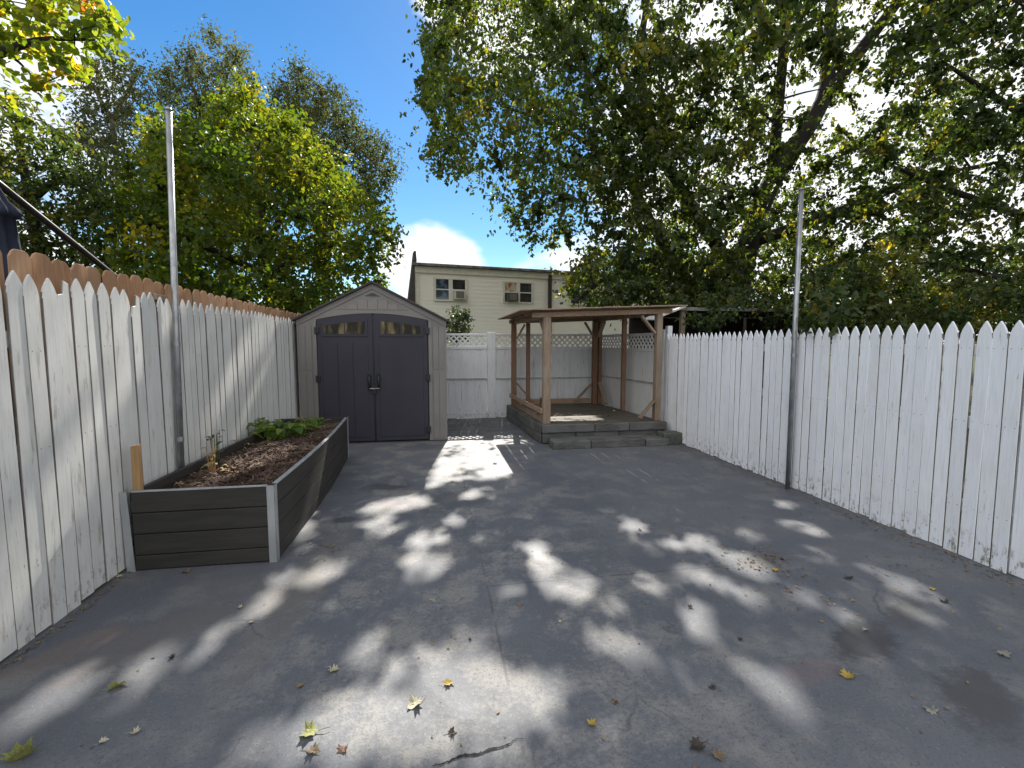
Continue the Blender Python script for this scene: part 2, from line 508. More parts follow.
class MB:
    """collects shapes for ONE mesh object"""

    def __init__(self):
        self.v, self.f = [], []

    def add(self, vs, fs):
        o = len(self.v)
        self.v += [tuple(map(float, p)) for p in vs]
        self.f += [tuple(i + o for i in f) for f in fs]
        return self

    def box(self, x0, x1, y0, y1, z0, z1):
        return self.add([(x0, y0, z0), (x1, y0, z0), (x1, y1, z0), (x0, y1, z0), (x0, y0, z1), (x1, y0, z1), (x1, y1, z1), (x0, y1, z1)],
                        [(0, 3, 2, 1), (4, 5, 6, 7), (0, 1, 5, 4), (1, 2, 6, 5), (2, 3, 7, 6), (3, 0, 4, 7)])

    def prism(self, poly, axis, a0, a1):
        """a 2D outline (counter-clockwise seen from +axis) extruded along an axis: x -> (y,z), y -> (x,z), z -> (x,y)"""
        n = len(poly)

        def P(p, a):
            return {'x': (a, p[0], p[1]), 'y': (p[0], a, p[1]), 'z': (p[0], p[1], a)}[axis]
        vs = [P(p, a0) for p in poly] + [P(p, a1) for p in poly]
        fs = [tuple(range(n)), tuple(range(2 * n - 1, n - 1, -1))]
        fs += [(i, n + i, n + (i + 1) % n, (i + 1) % n) for i in range(n)]
        return self.add(vs, fs)

    def beam(self, a, b, w, h, up=(0, 0, 1)):
        """a square-cut bar between two points"""
        a, b = Vector(a), Vector(b)
        d = (b - a).normalized()
        s = d.cross(Vector(up))
        if s.length < 1e-4:
            s = d.cross(Vector((1, 0, 0)))
        s.normalize()
        u = s.cross(d).normalized()
        vs = []
        for p in (a, b):
            for i, j in ((-1, -1), (1, -1), (1, 1), (-1, 1)):
                vs.append(p + s * (i * w / 2) + u * (j * h / 2))
        return self.add(vs, [(0, 1, 2, 3), (7, 6, 5, 4), (0, 4, 5, 1), (1, 5, 6, 2), (2, 6, 7, 3), (3, 7, 4, 0)])

    def tube(self, pts, rad, n=8, cap=True):
        pts = [Vector(p) for p in pts]
        if not hasattr(rad, '__len__'):
            rad = [rad] * len(pts)
        rings, ref = [], None
        for i, p in enumerate(pts):
            d = (pts[min(i + 1, len(pts) - 1)] - pts[max(i - 1, 0)]).normalized()
            if ref is None:
                ref = Vector((0, 0, 1)) if abs(d.z) < .9 else Vector((1, 0, 0))
            s = d.cross(ref)
            if s.length < 1e-5:
                s = d.cross(Vector((0, 1, 0)))
            s.normalize()
            ref = s.cross(d).normalized()
            rings.append([p + (s * math.cos(2 * math.pi * k / n) + ref * math.sin(2 * math.pi * k / n)) * rad[i] for k in range(n)])
        vs = [q for r in rings for q in r]
        fs = []
        for i in range(len(pts) - 1):
            for k in range(n):
                a, b = i * n + k, i * n + (k + 1) % n
                fs.append((a, b, b + n, a + n))
        if cap:
            fs.append(tuple(range(n - 1, -1, -1)))
            fs.append(tuple((len(pts) - 1) * n + k for k in range(n)))
        return self.add(vs, fs)

    def mesh(self, name):
        me = bpy.data.meshes.new(name)
        me.from_pydata(self.v, [], self.f)
        me.update()
        return me

    def build(self, name, mat, parent=None, loc=(0, 0, 0), rot=(0, 0, 0), bevel=0.0, smooth=False, fix=False):
        me = self.mesh(name)
        if fix:
            import bmesh
            bm = bmesh.new()
            bm.from_mesh(me)
            bmesh.ops.recalc_face_normals(bm, faces=bm.faces)
            bm.to_mesh(me)
            bm.free()
        return put(name, me, mat, parent, loc, rot, bevel, smooth)


def put(name, me, mat, parent=None, loc=(0, 0, 0), rot=(0, 0, 0), bevel=0.0, smooth=False):
    o = bpy.data.objects.new(name, me)
    if mat and not me.materials:
        me.materials.append(mat)
    COL.objects.link(o)
    o.location = loc
    o.rotation_euler = rot
    if parent:
        o.parent = parent
    if smooth:
        me.polygons.foreach_set('use_smooth', [True] * len(me.polygons))
    if bevel:
        b = o.modifiers.new('edge', 'BEVEL')
        b.width = bevel
        b.segments = 2
        b.limit_method = 'ANGLE'
    return o


def tag(o, label=None, cat=None, group=None, kind=None):
    for k, v in (('label', label), ('category', cat), ('group', group), ('kind', kind)):
        if v:
            o[k] = v
    return o


def empty(name, loc, label, cat, group=None, rz=0.0):
    o = bpy.data.objects.new(name, None)
    COL.objects.link(o)
    o.location = loc
    o.rotation_euler = (0, 0, rz)
    o.empty_display_size = .2
    return tag(o, label, cat, group)


def off(root):
    """shift for a part whose mesh is written in world coordinates"""
    return tuple(-x for x in root.location)


# ------------------------------------------------------------------ ground
g = MB()
g.add([(-600, -600, -.06), (600, -600, -.06), (600, 600, -.06), (-600, 600, -.06)], [(0, 1, 2, 3)])
tag(g.build('ground', M['soil']), kind='structure')
g = MB()
nx, ny = 66, 124
X0, X1, Y0, Y1 = -2.235, 4.06, -2.0, 10.5
vs = []
for j in range(ny + 1):
    for i in range(nx + 1):
        x, y = X0 + (X1 - X0) * i / nx, Y0 + (Y1 - Y0) * j / ny
        vs.append((x, y, .010 * mnoise.noise(Vector((x * .8, y * .8, 0)))))
fs = [(j * (nx + 1) + i, j * (nx + 1) + i + 1, (j + 1) * (nx + 1) + i + 1, (j + 1) * (nx + 1) + i) for j in range(ny) for i in range(nx)]
g.add(vs, fs)
tag(g.build('patio', M['patio'], smooth=True), kind='structure')


def pz(x, y):
    return .010 * mnoise.noise(Vector((x * .8, y * .8, 0)))


# the open crack in the near slab
g = MB()
a, b = on_z(432, 768), on_z(526, 741)
prev = None
for i in range(61):
    u = i / 60
    p = a + (b - a) * u
    w = .011 * (max(0, math.sin(math.pi * (.12 + .88 * u))) ** 1.3) * (.25 + 1.1 * abs(mnoise.noise(Vector((u * 16, 3, 0))) + .5 * mnoise.noise(Vector((u * 47, 8, 0))))) + .0008
    q = p + np.array([.01 * mnoise.noise(Vector((u * 7, 0, 1))), .016 * mnoise.noise(Vector((u * 5, 5, 1))) + .006 * mnoise.noise(Vector((u * 31, 5, 1))), 0])
    z = pz(q[0], q[1]) + .004
    cur = ((q[0], q[1] - w, z), (q[0], q[1] + w, z))
    if prev:
        g.add([prev[0], cur[0], cur[1], prev[1]], [(0, 1, 2, 3)])
    prev = cur
tag(g.build('ground_crack', M['crack']), kind='structure')

# ------------------------------------------------------------------ picket fences


def picket_outline(w, h, kind, tip=.17):
    hw = w / 2
    if kind == 'gothic':
        pts = [(-hw, 0), (hw, 0), (hw, h - tip)]
        for u in (.3, .55, .78, .93):
            pts.append((hw * (1 - u ** 1.9), h - tip + tip * u))
        pts.append((0, h))
        for u in (.93, .78, .55, .3):
            pts.append((-hw * (1 - u ** 1.9), h - tip + tip * u))
        pts.append((-hw, h - tip))
    elif kind == 'split':                                          # tip broken off square on one side
        pts = [(-hw, 0), (hw, 0), (hw, h - .02), (hw * .3, h - .005), (hw * .1, h - tip * .5), (-hw * .6, h - tip * .55), (-hw, h - tip)]
    else:                                                          # dog-ear
        pts = [(-hw, 0), (hw, 0), (hw, h - .045), (hw * .72, h - .012), (hw * .45, h), (-hw * .45, h), (-hw * .72, h - .012), (-hw, h - .045)]
    return pts


def picket_mesh(name, w, h, kind, thick, tip=.17):
    m = MB()
    m.prism(picket_outline(w, h, kind, tip), 'x', -thick / 2, thick / 2)
    return m.mesh(name)


def picket_fence(root, X, ys, width, height, kind, mat, thick=.014, tip=.17, jitter=.008, split=(), tilt=.006, bare=True):  # bare: long edges take the gap shade colour
    kinds = [picket_mesh('picket', width * f, height, kind, thick, tip) for f in (.97, .985, 1.0)]
    broke = picket_mesh('picket', width * .98, height * .99, 'split', thick)
    for me in kinds + [broke]:
        me.materials.append(mat)
        if kind == 'gothic' and bare:                              # long edges coloured dark to paint the shade of the gaps
            me.materials.append(M['gap_shade_edge'])
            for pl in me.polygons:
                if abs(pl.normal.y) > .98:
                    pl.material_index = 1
    first = None
    for i, y in enumerate(ys):
        me = broke if i in split else random.choice(kinds)
        if first is None:
            o = first = put('picket', me, None, root)
            b = o.modifiers.new('edge', 'BEVEL')
            b.width, b.segments, b.limit_method = .003, 1, 'ANGLE'
        else:
            o = first.copy()
            o.data = me
            COL.objects.link(o)
            o.parent = root
        o.location = (X - root.location.x + random.uniform(-.004, .004), y - root.location.y, random.uniform(-jitter, jitter) + .012)
        o.rotation_euler = (random.uniform(-tilt, tilt), random.uniform(-.003, .003), random.uniform(-.02, .02))


# right fence (its face x = 4)
XR, XL = 4.0, -2.22
rf = empty('picket_fence', (XR, 4.6, 0), 'clean white picket fence along the right side, standing in the shade of the trees', 'fence')
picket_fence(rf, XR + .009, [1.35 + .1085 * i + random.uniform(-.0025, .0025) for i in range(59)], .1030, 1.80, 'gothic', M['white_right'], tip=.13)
for z in (.35, 1.0, 1.55):
    MB().box(XR + .02, XR + .06, 1.3, 7.75, z, z + .09).build('rail', M['white_right'], rf, off(rf), bevel=.004)
for y in (2.6, 5.0, 7.8):
    MB().box(XR + .064, XR + .154, y - .045, y + .045, -.05, 1.72 if y < 7 else 1.96).build('post', M['white_right'], rf, off(rf), bevel=.005)

# left fence
lf = empty('picket_fence', (XL, 4.6, 0), 'weathered white picket fence on the left, streaked with sunlight behind the raised bed', 'fence')
ysl = [1.45 + .1165 * i + random.uniform(-.003, .003) for i in range(76)]
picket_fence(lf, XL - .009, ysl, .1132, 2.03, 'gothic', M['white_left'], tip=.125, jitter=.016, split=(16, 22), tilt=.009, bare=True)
for z in (.3, 1.0, 1.62):
    MB().box(XL - .06, XL - .02, 1.4, 10.3, z, z + .09).build('rail', M['white_left'], lf, off(lf), bevel=.004)

# the neighbour's brown fence just behind it
bf = empty('cedar_fence', (XL - .13, 5, 0), 'brown dog ear fence whose orange tops show above the left white pickets', 'fence')
picket_fence(bf, XL - .125, [2.05 + .1585 * i for i in range(52)], .153, 2.165, 'dog', M['cedar'], jitter=.012)
for z in (.4, 1.1, 1.8):
    MB().box(XL - .19, XL - .138, 2.0, 10.3, z, z + .09).build('rail', M['cedar'], bf, off(bf), bevel=.004)
MB().box(XL - .113, XL - .075, 4.40, 4.62, 2.01, 2.06).build('block', M['post_grey'], bf, off(bf), bevel=.004)


# ------------------------------------------------------------------ lattice-topped back fences
def strips(w, h, z0, sp=.125, sw=.033):
    """diagonal laths both ways inside a w x h opening, in local x,z"""
    m = MB()
    for sgn, yy in ((1, 0.0), (-1, -.009)):
        c = -h
        while c < w:
            # line x = c + t (t = 0..h) upward, mirrored for the other direction
            t0, t1 = max(0, -c), min(h, w - c)
            if t1 - t0 > .015:
                pa, pb = (c + t0, t0), (c + t1, t1)
                if sgn < 0:
                    pa, pb = (w - pa[0], pa[1]), (w - pb[0], pb[1])
                m.beam((pa[0], yy, z0 + pa[1]), (pb[0], yy, z0 + pb[1]), .008, sw, up=(sgn * -.7071, 0, .7071))
            c += sp
    return m


def lattice_panel(root, x0, x1, z_lat=1.53, z_top=1.86, z_mid=.86, bottom=.0):
    """one bay in the fence's own coordinates: x along it, -y is its face"""
    w = x1 - x0
    m = MB()
    n = max(2, round(w / .145))
    for i in range(n):
        a, b = x0 + w * i / n, x0 + w * (i + 1) / n
        m.box(a + .002, b - .002, -.012 - random.uniform(0, .004), .012, bottom + .002, z_lat)
    m.build('panel', M['white_back'], root, bevel=.003)
    s = strips(w - .01, z_top - z_lat - .07, z_lat + .055)
    s.build('lattice', M['lattice'], root, (x0 + .005, -.005, 0))
    MB().box(x0, x1, -.034, .02, z_lat + .002, z_lat + .055).build('lattice_rail', M['white_back'], root, bevel=.003)
    MB().box(x0, x1, -.03, .02, z_top - .035, z_top + .01).build('cap_rail', M['white_back'], root, bevel=.003)
    MB().box(x0, x1, -.045, -.017, z_mid, z_mid + .03).build('mid_rail', M['mid_rail'], root, bevel=.003)
    MB().box(x0, x1, -.034, -.017, bottom + .004, bottom + .12).build('bottom_board', M['white_back'], root, bevel=.003)


YB = 10.37
kf = empty('lattice_fence', (.2, YB, 0), 'white board fence with lattice top between shed and pergola, house behind', 'fence')
lattice_panel(kf, -.75, .96)
lattice_panel(kf, 1.15, 3.56)
MB().box(.965, 1.145, -.07, .06, 0, 1.90).build('post', M['white_back'], kf, bevel=.006)
sf = empty('lattice_fence', (3.80, 10.36, 0), 'short white lattice topped fence on the right side of the pergola', 'fence', rz=R(-83.5))
lattice_panel(sf, .0, 2.42, 1.5, 1.84, .90)
MB().box(2.425, 2.53, -.05, .05, 0, 1.9).build('post', M['white_back'], sf, bevel=.006)

# ------------------------------------------------------------------ metal poles
pr = empty('metal_pole', (-2.182, 4.41, 0), 'tall thin galvanised pole in front of the left white fence', 'pole')
m = MB().tube([(0, 0, 0), (.0, .07, 1.8), (.005, .15, 3.6)], .025, 14)
m.build('tube', M['galv'], pr, smooth=True)
MB().tube([(.005, .15, 3.60), (.005, .15, 3.625)], [.028, .022], 14).build('cap', M['galv'], pr, smooth=True)
MB().tube([(0, .032, .8), (0, .034, .84)], .029, 14).build('strap', M['galv'], pr)
MB().tube([(0, .062, 1.62), (0, .064, 1.66)], .029, 14).build('strap', M['galv'], pr)
pr = empty('metal_pole', (3.945, 4.64, 0), 'tall thin galvanised pole in front of the right white fence', 'pole')
MB().tube([(0, 0, 0), (.0, .01, 1.7), (.0, .02, 3.3)], .026, 14).build('tube', M['galv'], pr, smooth=True)
MB().tube([(.0, .02, 3.30), (.0, .02, 3.322)], [.030, .022], 14).build('cap', M['galv'], pr, smooth=True)
MB().tube([(0, .008, 1.50), (0, .008, 1.53)], .030, 14).build('strap', M['galv'], pr)
MB().box(-.01, .056, .02, .04, 1.505, 1.525).build('bracket', M['galv'], pr)

# ------------------------------------------------------------------ shed
SX, SY = -.975, 8.02
sh = empty('garden_shed', (SX, SY, 0), 'taupe resin garden shed with dark double doors and a gable roof', 'shed')
HW, EZ, PZ, DW = 1.185, 2.02, 2.62, .885
DEPTH = 2.15


def arch(x):
    return 2.035 + .105 * (1 - (x / DW) ** 2)


# front wall as one outline round the arched door opening, hollow inside
xs = [DW * (i / 12 * 2 - 1) for i in range(13)]
wallm = MB()
outer = [(-HW, 0), (-DW, 0)] + [(x, arch(x)) for x in xs] + [(DW, 0), (HW, 0), (HW, EZ), (0, PZ), (-HW, EZ)]
# split into convex-ish pieces: two jambs and the gable over the arch
wallm.prism([(-HW, .0), (-DW, .0), (-DW, arch(DW)), (-HW, EZ)], 'y', 0, .05)
wallm.prism([(DW, .0), (HW, .0), (HW, EZ), (DW, arch(DW))], 'y', 0, .05)
for a, b in zip(xs[:-1], xs[1:]):
    ta, tb = PZ - (PZ - EZ) * abs(a) / HW, PZ - (PZ - EZ) * abs(b) / HW
    wallm.prism([(a, arch(a)), (b, arch(b)), (b, tb), (a, ta)], 'y', 0, .05)
for s in (-1, 1):
    wallm.prism(sorted([(s * DW, arch(DW)), (s * HW, EZ), (s * DW, PZ - (PZ - EZ) * DW / HW)], key=lambda p: p[0]) if s < 0 else
                [(DW, arch(DW)), (HW, EZ), (DW, PZ - (PZ - EZ) * DW / HW)], 'y', 0, .05)
for s in (-1, 1):                                                  # side walls
    wallm.box(s * HW - (.05 if s > 0 else 0), s * HW + (.05 if s < 0 else 0), .05, DEPTH, 0, EZ)
wallm.prism([(-HW, 0), (HW, 0), (HW, EZ), (0, PZ), (-HW, EZ)], 'y', DEPTH, DEPTH + .05)
wl = wallm.build('wall', M['shed_wall'], sh, fix=True)
# pressed board pattern: raised vertical boards beside the doors and over them
pat = MB()
for s in (-1, 1):
    for k in range(2):
        x0 = s * (DW + .075) if s > 0 else -HW + .03
        w = (HW - DW - .105) / 2
        pat.box(x0 + k * w + .004, x0 + (k + 1) * w - .004, -.007, 0.001, 1.22, 1.93)
        pat.box(x0 + k * w + .004, x0 + (k + 1) * w - .004, -.007, 0.001, .04, 1.19)
    pat.box(s * (DW + .032) - .028, s * (DW + .032) + .028, -.014, .001, 0, 2.0)
for k in range(7):
    x0 = -.56 + k * .16
    top = min(2.36, PZ - .13 - (PZ - EZ) * max(abs(x0), abs(x0 + .16)) / HW)
    pat.box(x0 + .004, x0 + .156, -.007, .001, 2.20, top)
pat.build('board_relief', M['shed_wall'], wl, bevel=.002)
tr = MB()
for s in (-1, 1):
    tr.prism([(0, PZ - .002), (0, PZ - .085), (s * HW * 1.0, EZ - .085), (s * HW * 1.0, EZ - .002)][::s], 'y', -.016, 0)
tr.build('rake_trim', M['shed_wall'], wl, fix=True)
MB().prism([(-.11, 2.425), (.11, 2.425), (.02, 2.475), (-.02, 2.475)], 'y', -.02, 0).build('vent', M['shed_wall'], sh, fix=True)
MB().prism([(-.085, 2.431), (.085, 2.431), (.015, 2.463), (-.015, 2.463)], 'y', -.024, -.021).build('vent_grille', M['shed_roof'], sh, fix=True)
# roof
rm = MB()
for s in (-1, 1):
    dx, dz = HW + .05, -(PZ - EZ) * (HW + .05) / HW
    poly = [(0, PZ + .004), (s * dx, PZ + dz + .004), (s * dx, PZ + dz + .040), (0, PZ + .042)]
    rm.prism(poly[::s], 'y', -.07, DEPTH + .1)
rm.build('roof', M['shed_roof'], sh, bevel=.004, fix=True)
MB().box(-HW - .01, HW + .01, -.02, DEPTH + .06, -.02, .012).build('floor', M['shed_roof'], sh)


def door_leaf(x0, x1, hinge):
    n = 8
    poly = [(x0, .03), (x1, .03)] + [(x1 + (x0 - x1) * i / n, arch(x1 + (x0 - x1) * i / n) - .008) for i in range(n + 1)]
    d = MB().prism(poly, 'y', -.022, .03).build('door', M['shed_door'], sh, bevel=.004, fix=True)
    w = x1 - x0
    # window surround, panes, lower raised panels
    a, b = x0 + .10, x1 - .10
    pw = (b - a - .05) / 2

    def top(x):
        return arch(x) - .115
    ring = [(a - .03, 1.76), (b + .03, 1.76), (b + .03, top(b + .03) + .025), ((a + b) / 2, top((a + b) / 2) + .025), (a - .03, top(a - .03) + .025)]
    MB().prism(ring, 'y', -.034, -.0225).build('window_frame', M['shed_door'], d, bevel=.004, fix=True)
    for k in range(2):
        p0 = a + .015 + k * (pw + .02)
        p1 = p0 + pw
        MB().prism([(p0, 1.805), (p1, 1.805), (p1, top(p1) - .015), (p0, top(p0) - .015)], 'y', -.0375, -.0345).build('pane', M['shed_pane'], d, fix=True)
    rel = MB()
    if hinge < 0:
        for k in range(3):
            q0 = x0 + .07 + k * (w - .14) / 3
            rel.box(q0 + .004, q0 + (w - .14) / 3 - .004, -.030, -.0222, .10, 1.66)
    else:
        rel.box(x0 + .075, x1 - .075, -.030, -.0222, .10, 1.66)
    rel.build('raised_panel', M['shed_door'], d, bevel=.006)
    hx = x0 if hinge < 0 else x1
    for z in (.20, 1.08, 1.86):
        MB().box(hx - .035, hx + .035, -.045, -.018, z - .055, z + .055).build('hinge', M['black'], d, bevel=.006)
    kx = x1 - .06 if hinge < 0 else x0 + .06
    MB().tube([(kx, -.03, .93), (kx, -.075, .95), (kx, -.085, 1.02), (kx, -.075, 1.10), (kx, -.03, 1.12)], .017, 8).build('handle', M['black'], d, smooth=True)
    MB().box(kx - .03, kx + .03, -.036, -.0225, .88, 1.17).build('handle_plate', M['black'], d, bevel=.005)
    return d


dl = door_leaf(-DW + .012, -.014, -1)
dr = door_leaf(.014, DW - .012, 1)
MB().box(-.013, .013, -.012, .05, .03, 2.12).build('door_gap_seal', M['black'], sh)
MB().box(-.075, .085, -.062, -.046, .90, .918).build('lock_bar', M['galv'], sh, bevel=.004)
MB().box(-.03, .03, -.085, -.063, .82, .895).build('padlock', M['black'], sh, bevel=.006)

# ------------------------------------------------------------------ raised bed
PX0, PX1, PY0, PY1, PH = -2.165, -1.19, 3.67, 7.02, .59
pb = empty('raised_bed', (PX1, PY0, 0), 'charcoal raised garden bed with pale corner posts beside the left fence', 'raised bed')
sidex = lambda y: PX1 - .055 * ((y - PY0) / (PY1 - PY0)) + .045 * math.sin(math.pi * (y - PY0) / (PY1 - PY0))
zs = [(.012, .115), (.121, .272), (.278, .429), (.435, .585)]
for nm in ('front_panel', 'back_panel'):
    m = MB()
    y = PY0 if nm == 'front_panel' else PY1
    for z0, z1 in zs:
        m.box(PX0 + .02, (PX1 if y == PY0 else sidex(PY1)) - .012, y, y + .024, z0, z1)
    m.box(PX0 + .03, (PX1 if y == PY0 else sidex(PY1)) - .02, y + .0245, y + .034, .012, .575)
    m.build(nm, M['composite'], pb, off(pb), bevel=.005)
m = MB()
N = 14
for z0, z1 in zs:
    for i in range(N):
        a, b = PY0 + .03 + (PY1 - PY0 - .03) * i / N, PY0 + .03 + (PY1 - PY0 - .03) * (i + 1) / N
        xa, xb = sidex(a), sidex(b)
        lean = .012 * math.sin(math.pi * i / N)
        m.add([(xa - .03, a, z0), (xa, a, z0), (xb, b, z0), (xb - .03, b, z0), (xa - .03, a, z1), (xa + lean * 0, a, z1), (xb, b, z1), (xb - .03, b, z1)],
              [(0, 3, 2, 1), (4, 5, 6, 7), (1, 2, 6, 5), (3, 0, 4, 7)])
m.build('side_panel', M['composite'], pb, off(pb))
m = MB()
for k in range(6):                                                 # ridged inner face along the fence
    z0 = .10 + k * .081
    m.beam((PX0 + .012, PY0 + .03, z0 + .038), (PX0 + .085, PY1, z0 + .038), .02 + (.016 if k % 2 else 0), .076)
m.build('side_panel', M['composite'], pb, off(pb), bevel=.004)
m = MB()
m.box(PX1 - .052, PX1 + .003, PY0 - .005, PY0 - .0005, .0, .592).box(PX1 + .0005, PX1 + .005, PY0 - .005, PY0 + .05, .0, .592)
m.build('corner_post', M['aluminium'], pb, off(pb))
m = MB()
m.prism([(PX0 - .035, 0), (PX0 + .02, 0), (PX0 - .005, .592), (PX0 - .05, .592)], 'y', PY0 - .006, PY0 - .001)
m.build('corner_post', M['aluminium'], pb, off(pb), fix=True)
xe = sidex(PY1)
MB().box(xe + .001, xe + .006, PY1 - .05, PY1 + .026, 0, .592).build('corner_post', M['aluminium'], pb, off(pb))
MB().box(PX0 + .02, PX1 - .053, PY0 - .003, PY0 + .03, .586, .592).build('top_edge', M['aluminium'], pb, off(pb))
m = MB()
for i in range(N):
    a, b = PY0 + .05 + (PY1 - PY0 - .1) * i / N, PY0 + .05 + (PY1 - PY0 - .1) * (i + 1) / N
    xa, xb = sidex(a), sidex(b)
    m.add([(xa - .032, a, .586), (xa + .003, a, .586), (xb + .003, b, .586), (xb - .032, b, .586), (xa - .032, a, .593), (xa + .003, a, .593), (xb + .003, b, .593), (xb - .032, b, .593)],
          [(4, 5, 6, 7), (1, 2, 6, 5), (3, 0, 4, 7)])
m.build('top_edge', M['aluminium'], pb, off(pb))


def mulch_z(x, y):
    u = (x - PX0) / (PX1 - PX0)
    return .435 + .09 * u + .035 * mnoise.noise(Vector((x * 4, y * 4, 2))) + .02 * mnoise.noise(Vector((x * 13, y * 13, 5))) + .03 * math.exp(-((y - 5.2) / .8) ** 2)


m = MB()
nx, ny = 26, 80
vs = [(PX0 + .012 + (sidex(PY0 + .035 + (PY1 - PY0 - .04) * j / ny) - .034 - PX0 - .012) * i / nx, PY0 + .035 + (PY1 - PY0 - .04) * j / ny, 0) for j in range(ny + 1) for i in range(nx + 1)]
vs = [(x, y, mulch_z(x, y)) for x, y, _ in vs]
m.add(vs, [(j * (nx + 1) + i, j * (nx + 1) + i + 1, (j + 1) * (nx + 1) + i + 1, (j + 1) * (nx + 1) + i) for j in range(ny) for i in range(nx)])
for _ in range(3600):
    x, y = random.uniform(PX0 + .04, PX1 - .08), random.uniform(PY0 + .06, PY1 - .04)
    L, w, h = random.uniform(.025, .085), random.uniform(.006, .016), random.uniform(.003, .008)
    a, e = random.uniform(0, math.tau), random.gauss(0, .35)
    d = Vector((math.cos(a) * math.cos(e), math.sin(a) * math.cos(e), math.sin(e)))
    c = Vector((x, y, mulch_z(x, y) + random.uniform(.002, .03)))
    m.beam(c - d * L / 2, c + d * L / 2, w, h)
tag(m.build('bark_mulch', M['chip']), 'dark brown bark mulch filling the charcoal raised bed', 'mulch', kind='stuff')

# ------------------------------------------------------------------ wooden stake
MB().prism([(-.026, 0), (.026, 0), (.024, .90), (.0, .915), (-.025, .90)], 'y', -.02, .02)
m = MB().prism([(-.026, 0), (.026, 0), (.025, .91), (-.025, .90)], 'y', -.02, .02)
st = m.build('wooden_stake', M['stake'], None, (-2.135, 3.73, .01), (0, R(.6), 0), bevel=.003, fix=True)
tag(st, 'bare wooden stake standing in the front left corner of the raised bed', 'stake')


# ------------------------------------------------------------------ leaves in bulk
def leaf_mesh(name, c, d, nrm, L, w, tint, fold=.18, curl=.12):
    """many leaves in one mesh: c centres, d long axes, nrm facings (all n x 3), L lengths, w width ratio, tint per leaf"""
    n = len(c)
    d = d / np.linalg.norm(d, axis=1, keepdims=True)
    s = np.cross(d, nrm)
    s /= np.linalg.norm(s, axis=1, keepdims=True) + 1e-9
    u = np.cross(s, d)
    L = L[:, None]
    W = L * w
    b = c - d * L * .5
    tip = c + d * L * .5 - u * L * curl
    l1 = c - d * L * .20 + s * W * .46 + u * L * fold * .5
    l2 = c + d * L * .16 + s * W * .42 + u * L * fold * .4
    r1 = c - d * L * .20 - s * W * .46 + u * L * fold * .5
    r2 = c + d * L * .16 - s * W * .42 + u * L * fold * .4
    V = np.stack([b, l1, l2, tip, r2, r1], 1).reshape(-1, 3).astype(np.float32)
    base = (np.arange(n) * 6)[:, None]
    Fc = (base + np.array([[0, 3, 2, 1, 0, 5, 4, 3]])).reshape(-1).astype(np.int32)
    me = bpy.data.meshes.new(name)
    me.vertices.add(len(V))
    me.vertices.foreach_set('co', V.ravel())
    me.loops.add(len(Fc))
    me.loops.foreach_set('vertex_index', Fc)
    me.polygons.add(n * 2)
    me.polygons.foreach_set('loop_start', np.arange(0, n * 8, 4, dtype=np.int32))
    a = me.attributes.new('tint', 'FLOAT', 'POINT')
    a.data.foreach_set('value', np.repeat(tint.astype(np.float32), 6))
    me.update(calc_edges=True)
    return me


def unit(n):
    v = rng.normal(size=(n, 3))
    return v / np.linalg.norm(v, axis=1, keepdims=True)


def poly_contains(poly, P):
    x, y = P[:, 0], P[:, 1]
    inside = np.zeros(len(P), bool)
    j = len(poly) - 1
    for i in range(len(poly)):
        xi, yi = poly[i]
        xj, yj = poly[j]
        c = ((yi > y) != (yj > y)) & (x < (xj - xi) * (y - yi) / (yj - yi + 1e-12) + xi)
        inside ^= c
        j = i
    return inside


def clump_points(outline, y_mid, y_half, n, min_d, zmin=1.0, edge_soft=120.0, tries=60):
    """clump centres for a crown whose outline, seen from the yard, is `outline` at the distance y_mid; the crown is a
    rounded body: its depth is y_half in the middle and shrinks towards the outline"""
    P = np.array(outline, float)
    lo, hi = P.min(0), P.max(0)
    out = []
    seg = np.roll(P, -1, 0) - P
    for _ in range(n * tries):
        if len(out) >= n:
            break
        q = lo + (hi - lo) * rng.random(2)
        if not poly_contains(outline, q[None])[0]:
            continue
        tt = np.clip(((q - P) * seg).sum(1) / ((seg ** 2).sum(1) + 1e-9), 0, 1)
        dist = np.sqrt((((P + seg * tt[:, None]) - q) ** 2).sum(1)).min()
        k = min(1.0, dist / edge_soft)
        half = y_half * math.sqrt(1 - (1 - k) ** 2) + .3
        # more of the leaf mass sits in the outer shell of the crown
        u = rng.uniform(-1, 1)
        u = math.copysign(abs(u) ** .7, u)
        p = at(q[0], q[1], y_mid + half * u)
        if p[2] < zmin:
            continue
        if out and np.min(np.sum((np.array(out) - p) ** 2, 1)) < min_d ** 2:
            continue
        out.append(p)
    return np.array(out)


